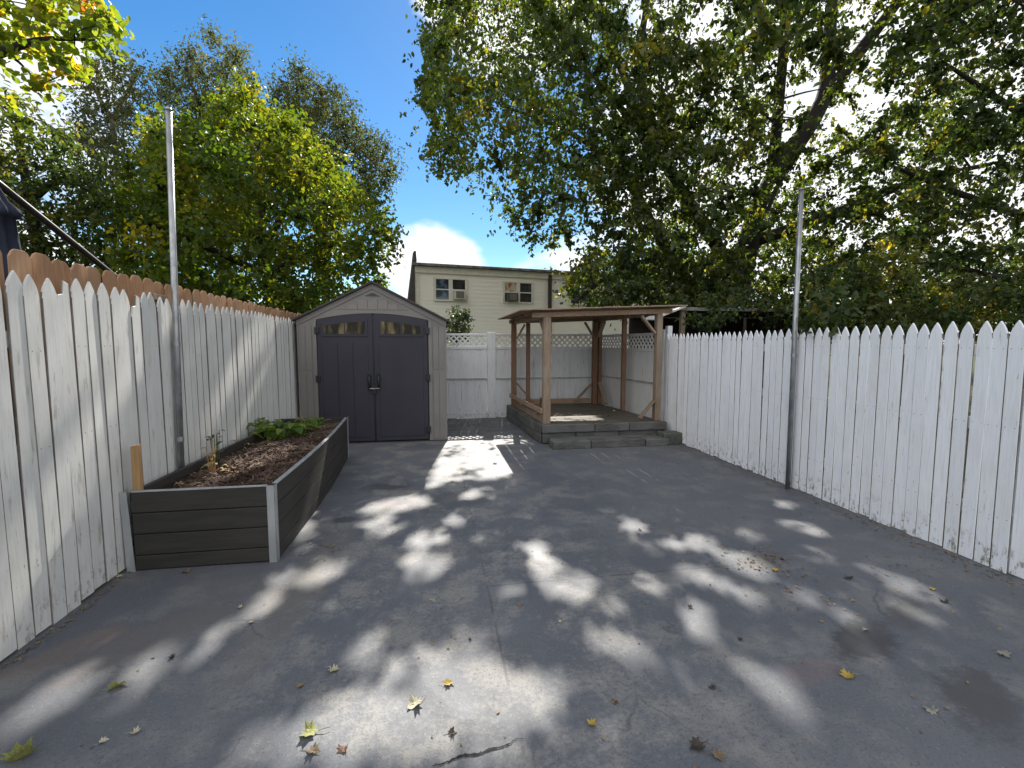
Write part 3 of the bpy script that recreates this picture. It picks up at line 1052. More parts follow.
def grow(m, limbs, clumps, r_twig=.018, sag=.25, rbranch=.05):
    """draw the limbs, then a branch from the nearest limb (or earlier branch) out to every clump"""
    nodes = []
    for pts, rads in limbs:
        fine, fr = [], []
        pts = [np.array(p, float) for p in pts]
        for i in range(len(pts) - 1):
            p0, p1, p2, p3 = pts[max(i - 1, 0)], pts[i], pts[i + 1], pts[min(i + 2, len(pts) - 1)]
            for k in range(4):
                u = k / 4
                fine.append(.5 * ((2 * p1) + (-p0 + p2) * u + (2 * p0 - 5 * p1 + 4 * p2 - p3) * u ** 2 + (-p0 + 3 * p1 - 3 * p2 + p3) * u ** 3))
                fr.append(rads[i] + (rads[i + 1] - rads[i]) * u)
        fine.append(pts[-1])
        fr.append(rads[-1])
        m.tube(fine, fr, 9)
        nodes += [(p, r) for p, r in zip(fine, fr)][2:]
    NP = [p for p, _ in nodes]
    NR = [r for _, r in nodes]
    c0 = np.mean(NP, 0)
    order = np.argsort([np.linalg.norm(c - c0) for c in clumps])
    for i in order:
        c = clumps[i]
        A = np.array(NP)
        dd = np.linalg.norm(A - c, axis=1) + np.maximum(0, A[:, 2] - c[2]) * .35
        k = int(np.argmin(dd))
        a = A[k]
        L = np.linalg.norm(c - a)
        if L < .15:
            continue
        r0 = min(NR[k] * .7, r_twig + rbranch * min(1, L / 4))
        pts, rad = [], []
        side = unit(1)[0] * L * .09
        for q in range(6):
            u = q / 5
            p = a + (c - a) * u + side * math.sin(math.pi * u) + np.array([0, 0, sag * L * .35 * math.sin(math.pi * u)])
            pts.append(p)
            rad.append(r0 + (r_twig * .45 - r0) * u)
        m.tube(pts, rad, 5, cap=False)
        NP += pts[2:]
        NR += rad[2:]


def clump_leaves(clumps, per, radius, flat=.75, droop=.5, size=(.10, .16), tint_spread=.25, strand=.5):
    """leaf centres, axes, facings, sizes and tints round each clump; part of them on short hanging shoots"""
    n = len(clumps)
    cnt = rng.poisson(per, n)
    idx = np.repeat(np.arange(n), cnt)
    N = len(idx)
    rad = (radius * rng.uniform(.65, 1.35, n))[idx]
    off_ = unit(N) * (rng.random(N) ** .45 * rad)[:, None]
    off_[:, 2] *= flat
    # bunch leaves onto shoots inside the clump
    ns = 9
    shoot = unit(n * ns).reshape(n, ns, 3) * rng.random((n, ns, 1)) ** .4
    shoot[:, :, 2] *= flat
    sid = rng.integers(0, ns, N)
    u = rng.random(N)
    tip = shoot[idx, sid] * rad[:, None] * 1.35
    along = tip * u[:, None] + unit(N) * .085 * rad[:, None]
    along[:, 2] -= droop * rad * u ** 2 * .5
    use = rng.random(N) < strand
    off_[use] = along[use]
    c = clumps[idx] + off_
    d = unit(N) + off_ / rad[:, None] * .6
    d[:, 2] -= droop
    nrm = unit(N)
    nrm[:, 2] += .9
    L = rng.uniform(size[0], size[1], N)
    tone = rng.normal(.45, .28, n)
    tint = np.clip(tone[idx] + rng.normal(0, tint_spread, N), 0, 1)
    return [c, d, nrm, L, tint]


# where the photograph's patches of sun lie, as outlines on the patio: the crowns have openings there ---------------
def oval(cx, cy, rx, ry, deg=0.0):
    pts = []
    for k in range(20):
        a = math.tau * k / 20
        x, y = rx * math.cos(a), ry * math.sin(a)
        r = R(deg)
        q = on_z(cx + x * math.cos(r) - y * math.sin(r), cy + x * math.sin(r) + y * math.cos(r))
        pts.append((q[0], q[1]))
    return pts


def drop(p):
    """follow the sunbeam through p down to the patio's level"""
    p = np.atleast_2d(p)
    return (p - SUN * (p[:, 2:3] / SUN[2]))[:, :2]


OPEN = []
for a in ((395, 505, 40, 8, -8), (380, 525, 19, 9), (421, 541, 15, 8), (442, 536, 9, 6), (420, 566, 19, 15), (444, 562, 11, 8),
          (321, 572, 26, 11, -30), (473, 494, 11, 6), (454, 518, 8, 7), (477, 537, 5, 7), (538, 555, 18, 12, 30), (563, 582, 36, 16, 20),
          (634, 525, 13, 8, 20), (641, 473, 16, 8, 25), (600, 457, 11, 5, 20), (624, 457, 9, 4, 20), (690, 477, 12, 5, 15),
          (672, 545, 13, 7, 20), (697, 542, 13, 8, 30), (747, 565, 34, 11, 25), (705, 580, 32, 8, 15), (752, 535, 17, 5, 15),
          (805, 528, 26, 6, 18), (785, 504, 12, 4, 12), (617, 605, 14, 8), (652, 587, 20, 9, 35), (694, 617, 24, 14, 40),
          (620, 645, 42, 12, 30), (537, 705, 30, 36), (772, 685, 42, 14, 38), (832, 610, 46, 7, 30), (907, 587, 50, 8, 25),
          (937, 625, 60, 6, 30), (817, 555, 14, 7, 20), (745, 596, 24, 8, 20), (270, 595, 40, 11, -48), (315, 575, 35, 8, -20),
          (367, 645, 30, 9, -50), (150, 670, 45, 12, -45), (80, 680, 34, 14, -30), (30, 715, 36, 16, -20), (210, 640, 30, 8, -45),
          (485, 465, 30, 16), (505, 590, 14, 7), (1000, 690, 30, 8, 25)):
    OPEN.append(oval(*a))
for poly in ([(448, 430), (516, 432), (540, 452), (528, 460), (514, 450), (524, 470), (500, 480), (450, 480), (424, 492)],
             [(225, 768), (250, 730), (330, 700), (400, 655), (470, 622), (500, 650), (510, 700), (512, 768)],
             [(225, 790), (510, 790), (500, 900), (150, 900)]):
    OPEN.append([tuple(on_z(*p)[:2]) for p in poly])


for a in ((262, 456, 34, 10, -15), (300, 430, 30, 8, -20), (220, 470, 22, 7, -20), (330, 452, 8, 14, 0)):
    o_ = []
    for k in range(20):
        an = math.tau * k / 20
        x, y, r_ = a[2] * math.cos(an), a[3] * math.sin(an), R(a[4])
        o_.append(tuple(drop(on_z(a[0] + x * math.cos(r_) - y * math.sin(r_), a[1] + x * math.sin(r_) + y * math.cos(r_), .52))[0]))
    OPEN.append(o_)
OPEN.append([tuple(drop(np.array([x, y, .31]))[0]) for x, y in ((1.75, 7.7), (2.95, 7.7), (2.95, 8.5), (1.75, 8.5))])


r_ = random.Random(5)
for _ in range(70):
    x_, y_ = r_.uniform(380, 1000), r_.uniform(470, 740)
    if x_ > 560 + (740 - y_) * .2 or r_.random() < .4:
        k_ = (y_ - 330) / 250
        OPEN.append(oval(x_, y_, k_ * r_.uniform(4, 11), k_ * r_.uniform(2, 3.5), math.degrees(math.atan2(y_ + 50, x_ - 497)) if r_.random() < .8 else 0))


def fence_open(poly):
    q = [tuple(drop(at_x(x, y, XL))[0]) for x, y in poly]
    for dx in (-.035, 0, .035):                                      # the beam that grazes the boards is narrow: leave a leaf's width round it
        OPEN.append([(a + dx, b) for a, b in q])


fence_open([(0, 240), (110, 280), (185, 300), (170, 335), (110, 372), (60, 405), (0, 445)])
fence_open([(120, 395), (110, 440), (60, 560), (0, 650), (0, 540), (60, 450)])
for (xa, ya), (xb, yb), w in (((268, 318), (207, 391), 5), ((276, 326), (209, 416), 5), ((266, 368), (236, 432), 8), ((215, 314), (190, 358), 7), ((240, 316), (222, 345), 4), ((250, 350), (222, 400), 4)):
    fence_open([(xa - w / 2, ya), (xa + w / 2, ya), (xb + w / 2, yb), (xb - w / 2, yb)])
OPEN_BOX = [(min(p[0] for p in o), max(p[0] for p in o), min(p[1] for p in o), max(p[1] for p in o)) for o in OPEN]


def in_open(G, grow_=0.0):
    if grow_:
        hit = in_open(G)
        for d in ((grow_, 0), (-grow_, 0), (0, grow_), (0, -grow_)):
            hit |= in_open(G + np.array(d))
        return hit
    G = G + .03 * np.stack([np.sin(G[:, 1] * 17 + 3 * np.sin(G[:, 0] * 11)), np.sin(G[:, 0] * 19 + 3 * np.sin(G[:, 1] * 13 + 1))], 1)
    hit = np.zeros(len(G), bool)
    for o, (x0, x1, y0, y1) in zip(OPEN, OPEN_BOX):
        k = np.where((G[:, 0] >= x0) & (G[:, 0] <= x1) & (G[:, 1] >= y0) & (G[:, 1] <= y1) & ~hit)[0]
        if len(k):
            hit[k[poly_contains(o, G[k])]] = True
    return hit


GX0, GX1, GY0, GY1, GS = -2.75, 4.1, 1.0, 8.3, .07
GNX, GNY = int((GX1 - GX0) / GS), int((GY1 - GY0) / GS)
COVER = np.zeros((GNX, GNY))


def let_sun_through(lv, keep=.045):
    c = lv[0]
    G = drop(c)
    hit = in_open(G, .015)
    k = ~hit | (rng.random(len(c)) < keep)
    lv = [x[k] for x in lv]
    G = G[k]
    i = ((G[:, 0] - GX0) / GS).astype(int)
    j = ((G[:, 1] - GY0) / GS).astype(int)
    ok = (i >= 0) & (i < GNX) & (j >= 0) & (j < GNY)
    np.add.at(COVER, (i[ok], j[ok]), lv[3][ok] ** 2 * .35)
    return lv


def tree(name, base, label, limbs, clumps, per, radius, leaf, bark, size=(.10, .16), width=.62, flat=.75, droop=.5, cat='tree', group=None, extra=None, sag=.25, r_twig=.018, rbranch=.05, sun=False):
    root = empty(name, tuple(base), label, cat, group)
    m = MB()
    grow(m, limbs, clumps, r_twig, sag, rbranch)
    m.build('trunk', M[bark], root, off(root), smooth=True)
    lv = clump_leaves(clumps, per, radius, flat, droop, size)
    if extra is not None:
        lv = [np.concatenate([a, b]) for a, b in zip(lv, extra)]
    if sun:
        lv = let_sun_through(lv)
    me = leaf_mesh('crown', lv[0], lv[1], lv[2], lv[3], width, lv[4])
    put('crown', me, M[leaf], root, off(root))
    return root, lv


# ------------------------------------------------------------------ big silver maple over the right side
def L_(pts, Y):
    Y = Y if hasattr(Y, '__len__') else [Y] * len(pts)
    return [at(x, y, yy) for (x, y), yy in zip(pts, Y)]


b0 = at(735, 330, 15.0)
base = np.array([b0[0], 15.0, 0.0])
maple_limbs = [
    ([base, b0] + L_([(735, 300), (748, 243), (771, 183), (822, 102), (829, 40), (838, -60), (850, -160)], [15, 15, 15, 15.2, 15.4, 15.6, 15.8]), [.58, .48, .44, .38, .32, .26, .21, .15, .08]),
    (L_([(822, 102), (866, 43), (905, -8), (960, -90)], [15.2, 14.6, 14, 13.5]), [.24, .20, .15, .07]),
    (L_([(771, 183), (779, 100), (785, 0), (775, -120)], [15, 14.2, 13.4, 13]), [.20, .16, .13, .06]),
    (L_([(735, 300), (729, 268), (692, 207), (655, 150), (600, 85), (545, 30)], [15, 14.8, 14.2, 14, 14.2, 15]), [.26, .24, .19, .13, .08, .04]),
    (L_([(733, 318), (692, 286), (656, 231), (622, 172), (565, 130), (500, 105)], [15, 14.5, 14, 14.5, 15.5, 17]), [.22, .19, .15, .11, .07, .03]),
    (L_([(692, 286), (640, 268), (602, 280), (575, 302)], [14.5, 13.5, 13, 12.5]), [.14, .10, .07, .035]),
    (L_([(750, 243), (830, 215), (905, 185), (985, 165)], [15, 14, 13, 12.5]), [.22, .17, .12, .06]),
    (L_([(655, 150), (640, 60), (655, -40)], [14, 15.5, 17]), [.18, .13, .06]),
    (L_([(650, 140), (600, 20), (560, -60)], [14, 17, 19]), [.14, .10, .05]),
]
maple_out = [(445, -170), (425, -60), (414, 20), (424, 60), (420, 105), (432, 125), (419, 160), (446, 186), (474, 172), (484, 205), (512, 232), (524, 258), (552, 250), (575, 268), (560, 296), (588, 306), (640, 304), (690, 318), (800, 318), (900, 300), (960, 200), (980, 60), (940, -120), (760, -200), (560, -210)]
cl = clump_points(maple_out, 15.5, 5.5, 840, .62, edge_soft=150)
veil = clump_points([(610, 300), (620, 200), (600, 120), (560, 60), (620, 0), (720, -40), (780, 20), (790, 120), (840, 200), (900, 250), (890, 318), (800, 318), (700, 300)], 12.3, 1.0, 60, .7, edge_soft=60)
veil = np.concatenate([veil, clump_points([(575, 160), (610, 60), (650, 40), (700, 120), (735, 250), (720, 300), (660, 300), (600, 240)], 12.7, .8, 85, .5, edge_soft=40)])
near_c = clump_points([(560, 300), (575, 262), (640, 240), (740, 262), (800, 300), (760, 322), (690, 318), (640, 304)], 12.5, 1.5, 34, .45, edge_soft=40)
far_c = clump_points([(424, -120), (414, 20), (426, 60), (422, 105), (420, 160), (470, 172), (520, 235), (600, 200), (620, 0), (560, -180)], 19.5, 3.5, 150, .8, edge_soft=100)
cl = np.concatenate([cl, veil, near_c, far_c])
# thin places in the crown, where the stems and the sky show
v = cl - EYE
S_ = np.stack([512 + F_PX * (v @ RGT) / (v @ FWD), 384 - F_PX * (v @ UPV) / (v @ FWD)], 1)
thin = np.ones(len(cl))
for pol, kp in (([(800, 135), (812, -30), (945, -30), (890, 55), (850, 125)], .40), ([(765, 190), (770, 60), (800, 50), (800, 180)], .6), ([(855, 100), (900, 50), (960, 60), (940, 110)], .45),
                ([(640, 210), (660, 170), (700, 200), (690, 240)], .7), ([(880, 280), (890, 210), (960, 200), (950, 290)], .6), ([(430, 60), (440, -20), (520, -20), (500, 70)], .55)):
    thin[poly_contains(pol, S_)] = kp
cl = cl[rng.random(len(cl)) < thin]
lv_m = clump_leaves(cl, 160, .70, .78, .55, (.10, .165), strand=.88)
lv_m = let_sun_through(lv_m)

# right-hand darker tree, nearer
rt_out = [(862, 330), (850, 250), (868, 180), (880, 90), (905, 20), (900, -80), (960, -180), (1100, -180), (1200, 0), (1210, 200), (1120, 320), (1000, 312)]
rb = at(1120, 330, 9.6)
rbase = np.array([rb[0], 9.6, 0])
rlimbs = [
    ([rbase, rb] + L_([(1100, 240), (1075, 150), (1060, 40), (1050, -80)], [9.6, 9.6, 9.8, 10]), [.30, .26, .22, .18, .12, .05]),
    (L_([(1100, 240), (1020, 215), (950, 190), (890, 165)], [9.6, 9.8, 10, 10.2]), [.12, .10, .07, .03]),
    (L_([(1110, 290), (1030, 285), (960, 268), (900, 262)], [9.6, 9.7, 9.8, 10]), [.10, .08, .05, .025]),
    (L_([(1075, 150), (1000, 100), (940, 60)], [9.6, 10, 10.4]), [.10, .07, .03]),
    ([at(1075, 150, 9.6), np.array([9.2, 6, 6.4]), np.array([7.2, 3, 6.9]), np.array([6, 0, 7])], [.14, .10, .07, .03]),  # out of view, carries the added shading boughs
]
cl_r = clump_points(rt_out, 10.2, 2.4, 330, .48, edge_soft=120)
# boughs added out of view above the near right yard, to shade it
over = np.stack([rng.uniform(4.2, 9, 70), rng.uniform(-1, 7, 70), rng.uniform(5.6, 8.5, 70)], 1)
print('clumps', len(cl), len(cl_r))
cl_r = np.concatenate([cl_r, over])
lv_r = clump_leaves(cl_r, 165, .52, .75, .6, (.09, .15), strand=.7)
lv_r = let_sun_through(lv_r)

# the parts of the yard that lie in shade: leaves on the beams that still reach them
miss = []
for i in range(GNX):
    for j in range(GNY):
        g_ = np.array([GX0 + (i + .5) * GS, GY0 + (j + .5) * GS])
        if COVER[i, j] < GS * GS * 2.6:
            miss.append(g_)
miss = np.array(miss)
miss = miss[~in_open(miss)]
fill_c = []
nf = 9000                                                          # and the beams that would light the shaded boards of the left fence
Pf = np.stack([np.full(nf, XL + .01), rng.uniform(2.4, 8.0, nf), rng.uniform(.05, 1.95, nf)], 1) + SUN * rng.uniform(15, 34, nf)[:, None]
v = Pf - EYE
S = np.stack([512 + F_PX * (v @ RGT) / (v @ FWD), 384 - F_PX * (v @ UPV) / (v @ FWD)], 1)
fill_c.append(Pf[poly_contains(maple_out, S) & (Pf[:, 1] < 28)][:3800])
for rep in range(4):
    ts = rng.uniform(8, 38, len(miss))
    P = np.concatenate([miss + rng.uniform(-.035, .035, miss.shape), np.zeros((len(miss), 1))], 1) + SUN * ts[:, None]
    v = P - EYE
    zc = v @ FWD
    S = np.stack([512 + F_PX * (v @ RGT) / zc, 384 - F_PX * (v @ UPV) / zc], 1)
    ok = poly_contains(maple_out, S) & (P[:, 1] > 10) & (P[:, 1] < 28)
    fill_c.append(P[ok])
fill_c = np.concatenate(fill_c)
n = len(fill_c)
dd = unit(n)
dd[:, 2] -= .5
nn = unit(n)
nn += SUN * .8
lv_f = [fill_c, dd, nn, rng.uniform(.12, .19, n), np.clip(rng.normal(.45, .25, n), 0, 1)]
lv_f = let_sun_through(lv_f, 0)
print('maple leaves', len(lv_m[0]), 'right', len(lv_r[0]), 'missing', len(miss), 'fill', n, 'bare after', float((COVER < GS * GS * .8).mean()))

root = empty('maple_tree', tuple(base), 'huge silver maple with spreading dark limbs overhanging the pergola and house', 'tree')
m = MB()
grow(m, maple_limbs, cl, .016, .2, .055)
m.build('trunk', M['bark'], root, off(root), smooth=True)
lv = [np.concatenate([a, b]) for a, b in zip(lv_m, lv_f)]
put('crown', leaf_mesh('crown', lv[0], lv[1], lv[2], lv[3], .60, lv[4]), M['leaf_maple'], root, off(root))
root = empty('maple_tree', tuple(rbase), 'dense dark green maple rising behind the right white fence', 'tree')
m = MB()
grow(m, rlimbs, cl_r, .012, .2, .03)
m.build('trunk', M['bark'], root, off(root), smooth=True)
put('crown', leaf_mesh('crown', lv_r[0], lv_r[1], lv_r[2], lv_r[3], .62, lv_r[4]), M['leaf_dark'], root, off(root))


# ------------------------------------------------------------------ left-hand trees
def upright(px, py, Y, lean, forks, r0):
    """a trunk from the ground up to the photo point, plus its forks"""
    top = at(px, py, Y)
    b_ = np.array([top[0] + lean, Y, 0.0])
    mid_ = b_ * .5 + top * .5 + np.array([.1, .1, 0])
    limbs = [([b_, mid_, top], [r0, r0 * .8, r0 * .55])]
    for f in forks:
        q = [top + (mid_ - top) * f.get('k', 0)] + [at(x, y, yy) for x, y, yy in f['p']]
        limbs.append((q, list(np.linspace(r0 * .5, .03, len(q)))))
    return b_, limbs


pear_out = [(105, 318), (100, 250), (92, 210), (118, 180), (140, 140), (170, 120), (200, 105), (228, 100), (250, 88), (262, 105), (285, 100), (300, 130), (318, 150), (345, 165), (362, 190), (390, 215), (394, 250), (380, 280), (350, 300), (320, 330)]
b_, lm = upright(262, 250, 13.0, .2, [dict(p=[(235, 190, 12.5), (215, 130, 12.5)]), dict(p=[(300, 190, 13.4), (330, 180, 13.6)]), dict(p=[(262, 180, 13.2), (255, 115, 13.2)]), dict(p=[(190, 240, 12.2), (140, 220, 12)], k=.3), dict(p=[(320, 250, 12.4), (365, 240, 12.2)], k=.3)], .2)
cl_p = clump_points(pear_out, 13.0, 3.4, 300, .50, edge_soft=90, zmin=.8)
tree('round_tree', b_, 'rounded bright yellow green tree behind the left fence and shed', lm, cl_p, 165, .52, 'leaf_pear', 'bark', (.085, .145), .66, .85, .35, sun=True)

backs = [
    ('tall olive green tree with a feathery rounded top behind the left pole', [(148, 250), (150, 130), (158, 80), (178, 45), (205, 30), (235, 48), (258, 75), (268, 110), (272, 200), (250, 260)], (212, 130, 22.0), [dict(p=[(190, 80, 22), (185, 55, 22)]), dict(p=[(225, 80, 22), (235, 60, 22)])], 260, 120),
    ('tall loose olive tree nearest the shed roof, its top bare of leaves in places', [(268, 210), (268, 110), (278, 80), (298, 64), (318, 76), (345, 98), (362, 130), (388, 145), (396, 170), (392, 200), (370, 215), (330, 230)], (318, 160, 21.0), [dict(p=[(300, 110, 21), (296, 80, 21)]), dict(p=[(345, 140, 21), (375, 165, 21)]), dict(p=[(310, 130, 21.5), (330, 95, 21.5)])], 230, 115),
    ('thin airy tree with bare dark branches between the maple boughs and olive tree', [(70, 190), (72, 110), (92, 62), (110, 48), (135, 60), (150, 85), (148, 150), (130, 190)], (112, 120, 18.0), [dict(p=[(95, 90, 18), (85, 70, 18)]), dict(p=[(128, 90, 18), (138, 70, 18)]), dict(p=[(75, 140, 18), (40, 120, 18)], k=.2)], 80, 75),
    ('dark shaggy evergreen in the far left corner behind the umbrella', [(-70, 270), (-70, 90), (-20, 92), (30, 105), (60, 135), (92, 160), (112, 195), (105, 250), (80, 275)], (30, 200, 12.0), [dict(p=[(20, 150, 12), (10, 110, 12)]), dict(p=[(60, 180, 12), (90, 190, 12)])], 105, 105),
]
for i, (lab, outl, tp, forks, nc, per) in enumerate(backs):
    b_, lm = upright(tp[0], tp[1], tp[2], .0, forks, .2 if i != 2 else .13)
    c_ = clump_points(outl, tp[2], 2.6 if i < 3 else 1.6, nc, .5, edge_soft=60)
    tree('tall_tree' if i < 3 else 'evergreen_tree', b_, lab, lm, c_, per, .62 if i < 3 else .5, 'leaf_back' if i < 3 else 'leaf_maple', 'bark_grey' if i < 3 else 'bark', (.10, .17), .42, .95, .45, group='tall trees beyond the left fence' if i < 3 else None)

# bough of a turning maple reaching in at the top left
tm_out = [(-130, 120), (-140, -120), (40, -120), (85, -30), (112, 15), (116, 48), (96, 62), (78, 60), (62, 84), (38, 92), (10, 78), (-30, 110)]
tb = np.array([-6.6, 5.6, 0])
tl = [([tb, tb + np.array([.1, 0, 2.5]), tb + np.array([.4, .2, 4.6]), tb + np.array([.9, .3, 6.5])], [.2, .17, .13, .05]),
      ([tb + np.array([.3, .1, 3.6]), at(-20, 60, 6.8), at(40, 40, 7.2), at(95, 40, 7.6)], [.09, .06, .035, .015]),
      ([tb + np.array([.4, .2, 4.6]), at(0, -20, 7.0), at(60, -10, 7.4)], [.08, .05, .02])]
cl_t = clump_points(tm_out, 7.2, .7, 85, .27, edge_soft=60)
root, lvt = tree('turning_maple', tb, 'maple turning yellow with orange tipped boughs in the upper left corner', tl, cl_t, 75, .30, 'leaf_turn', 'bark', (.07, .12), .8, .6, .45)
red = clump_leaves(np.array([at(75, 4, 7.3), at(95, 14, 7.4), at(58, 18, 7.2), at(85, -10, 7.4)]), 30, .13, .7, .4, (.07, .11))
put('orange_leaves', leaf_mesh('orange_leaves', red[0], red[1], red[2], red[3], .8, red[4]), M['leaf_red'], root, off(root))

# ------------------------------------------------------------------ shrubs and low growth behind the right fence
shr = [
    ('leafy vine trailing over the dark shelter roof left of the metal pole', [(690, 325), (694, 296), (740, 290), (800, 298), (806, 318), (770, 322), (745, 312), (720, 324)], (745, 318, 9.2), 17, 'leaf_dark', .25),
    ('dark leafy bush crowding the right fence beside the metal pole', [(795, 345), (800, 280), (830, 262), (870, 270), (900, 345)], (840, 330, 9.0), 110, 'leaf_dark', .8),
    ('shrub with yellowing leaves showing over the right fence under the dark maple', [(868, 340), (862, 270), (890, 232), (925, 262), (985, 285), (1000, 330)], (905, 320, 8.2), 60, 'leaf_yellow', .7),
    ('low green bush over the nearest stretch of the right fence', [(880, 338), (900, 300), (955, 290), (1000, 280), (1060, 262), (1110, 330)], (1030, 320, 7.6), 80, 'leaf_dark', .6),
]
sprig = np.array([at_x(x, y, XR + dx_) for x, y, dx_ in ((822, 304, .35), (836, 308, .25), (828, 314, .1))])
for lab, outl, tp, nc, leaf, yh in shr:
    top = at(tp[0], tp[1], tp[2])
    b_ = np.array([top[0], tp[2], 0])
    c_ = clump_points(outl, tp[2], yh, nc, .22, edge_soft=40)
    if tp[0] == 840:
        c_ = np.concatenate([c_, sprig])
    tree('garden_bush', b_, lab, [([b_, (b_ + top) / 2, top], [.06, .05, .03])], c_, 62, .30, leaf, 'bark', (.07, .12), .62, .8, .5, cat='bush', r_twig=.008, rbranch=.02)

c_ = clump_points([(446, 340), (444, 318), (452, 309), (464, 312), (470, 324), (468, 338)], 12.2, .35, 26, .14, edge_soft=12)
b_ = np.array([at(457, 330, 12.2)[0], 12.2, 0])
tree('evergreen_shrub', b_, 'small dark shrub peeping over the back fence beside the shed roof', [([b_, at(457, 338, 12.2), at(457, 322, 12.2)], [.05, .04, .02])], c_, 60, .19, 'leaf_shrub', 'bark', (.05, .09), .6, .9, .2, cat='shrub', r_twig=.006, rbranch=.015)

far_t = [
    ('far tree in the gap between the house end and the big maple trunk', [(600, 345), (596, 262), (640, 246), (690, 262), (715, 345)], (655, 330, 31.0), 70),
    ('far tree seen behind the metal pole on the right', [(700, 345), (720, 250), (790, 228), (860, 250), (880, 345)], (790, 335, 27.0), 110),
    ('far tree behind the shrub with yellowing leaves', [(850, 345), (865, 262), (930, 240), (1000, 255), (1030, 345)], (940, 335, 24.0), 100),
    ('far tree at the right edge above the nearest pickets', [(990, 345), (1000, 240), (1080, 215), (1180, 240), (1200, 345)], (1090, 335, 20.0), 110),
]
for lab, outl, tp, nc in far_t:
    top = at(*tp)
    b_ = np.array([top[0], tp[2], 0])
    c_ = clump_points(outl, tp[2], 2.2, nc, .55, edge_soft=40, zmin=.6)
    tree('background_tree', b_, lab, [([b_, (b_ + top) / 2 + .05, top + np.array([0, 0, 1.2])], [.22, .18, .10])], c_, 75, .75, 'leaf_dark', 'bark', (.16, .26), .62, .85, .4, group='trees in the distance beyond the right fence')

# ------------------------------------------------------------------ house
ho = empty('cream_house', (-.71, 20, 0), 'cream sided two storey house with flat roofline beyond the back fence', 'house', rz=R(10))
HL = 17.0
m = MB()
step = .165
z = 0.0
prof = []
while z < 4.72:
    prof.append((0.0 - .011, z))
    prof.append((0.0, min(4.72, z + step)))
    z += step
vs, fs = [], []
for y, zz in prof:
    vs += [(0, y, zz), (HL, y, zz)]
for i in range(len(prof) - 1):
    fs.append((2 * i, 2 * i + 1, 2 * i + 3, 2 * i + 2))
m.add(vs, fs)
m.box(.0, HL, .003, .2, 0, 4.74)
m.box(2.2, 2.4, .2, 9, 0, 4.74).box(HL - .2, HL, .2, 9, 0, 4.74).box(2.2, HL, 9, 9.2, 0, 4.74)
m.build('wall', M['siding'], ho, fix=False)
MB().box(-.02, .16, -.05, -.024, 0, 4.70).build('corner_trim', M['cream_trim'], ho)
MB().box(-.06, HL + .06, -.09, -.026, 4.56, 4.827).build('frieze', M['cream_trim'], ho, bevel=.01)
rf_ = MB().prism([(-.12, -.22), (HL + .1, -.22), (HL + .1, 9.3), (2.1, 9.3)], 'z', 4.83, 4.95)
rf_.build('roof', M['roof_grey'], ho, bevel=.015, fix=True)
MB().box(-.14, HL + .12, -.26, -.223, 4.83, 4.93).build('gutter', M['roof_grey'], ho, bevel=.012)
m = MB()
m.prism([(-.34, 0), (-.03, 0), (-.03, 4.99), (.06, 5.0), (.03, 5.42), (-.04, 5.42), (-.30, 3.5)], 'y', -.1, .35)
m.build('party_wall', M['dark_wall'], ho, fix=True)
dp = MB().box(5.92, 6.08, -.14, -.03, 0, 4.74).build('downpipe', M['brown_metal'], ho, bevel=.02)


def house_window(x0, x1, z0, z1, glass, shade=None):
    fr = MB()
    mid_ = (x0 + x1) / 2
    t_ = .07
    fr.box(x0 - t_, x0, -.075, -.026, z0 - t_, z1 + t_).box(x1, x1 + t_, -.075, -.026, z0 - t_, z1 + t_)
    fr.box(x0, x1, -.075, -.026, z1, z1 + t_).box(x0, x1, -.085, -.026, z0 - t_, z0)
    fr.box(mid_ - .05, mid_ + .05, -.07, -.026, z0, z1)
    f = fr.build('window', M['cream_trim'], ho, bevel=.005)
    for k, (a, b) in enumerate(((x0, mid_ - .05), (mid_ + .05, x1))):
        zc_ = (z0 + z1) / 2
        s = MB().box(a, b, -.064, -.03, zc_ - .022, zc_ + .022)
        s.box(a, a + .035, -.060, -.03, z0, z1).box(b - .035, b, -.060, -.03, z0, z1)
        s.build('sash', M['white_vinyl'], f, bevel=.004)
        for q, (c, d) in enumerate(((z0, zc_ - .022), (zc_ + .022, z1))):
            MB().box(a + .036, b - .036, -.05, -.04, c, d).build('pane', M[glass[k][q]], f)
    return f


house_window(.80, 2.12, 3.50, 4.34, (('pane', 'pane'), ('pane_dark', 'pane_dark')))
house_window(3.83, 5.15, 3.50, 4.32, (('pane_dark', 'pane_orange'), ('pane_dark', 'pane_dark')))
house_window(7.05, 8.3, 3.50, 4.32, (('pane', 'pane'), ('pane', 'pane')))


def air_con(lx, lz, w, h, body, lab):
    p = Matrix.Rotation(R(10), 4, 'Z') @ Vector((lx, -.06, 0))
    r = empty('air_conditioner', (p.x - .71, p.y + 20, lz), lab, 'air conditioner', rz=R(10))
    MB().box(-w / 2, w / 2, -.26, .0, 0, h).build('body', M[body], r, bevel=.015)
    MB().box(-w / 2 + .08, w / 2 - .08, -.27, -.261, .05, h - .05).build('grille', M['ac_grille'], r)


air_con(1.80, 3.505, .50, .38, 'ac_body', 'cream window air conditioner in the house window nearest the shed')
air_con(4.16, 3.505, .48, .36, 'ac_dark', 'dark window air conditioner under the orange pane behind the maple twigs')

# ------------------------------------------------------------------ deck and pergola
DZ = .31
dk = empty('wooden_deck', (1.72, 7.42, 0), 'low weathered wooden deck with timber steps in the back right corner', 'deck')
m = MB()
nb = 16
for i in range(nb):
    a = 7.47 + (10.16 - 7.47) * i / nb
    m.box(1.742 - .055 * (a - 7.47), 3.90 - .1 * (a - 7.47), a + .003, a + 2.69 / nb - .003, DZ - .035, DZ - random.uniform(0, .004))
m.build('boards', M['deck_wood'], dk, off(dk), bevel=.003)


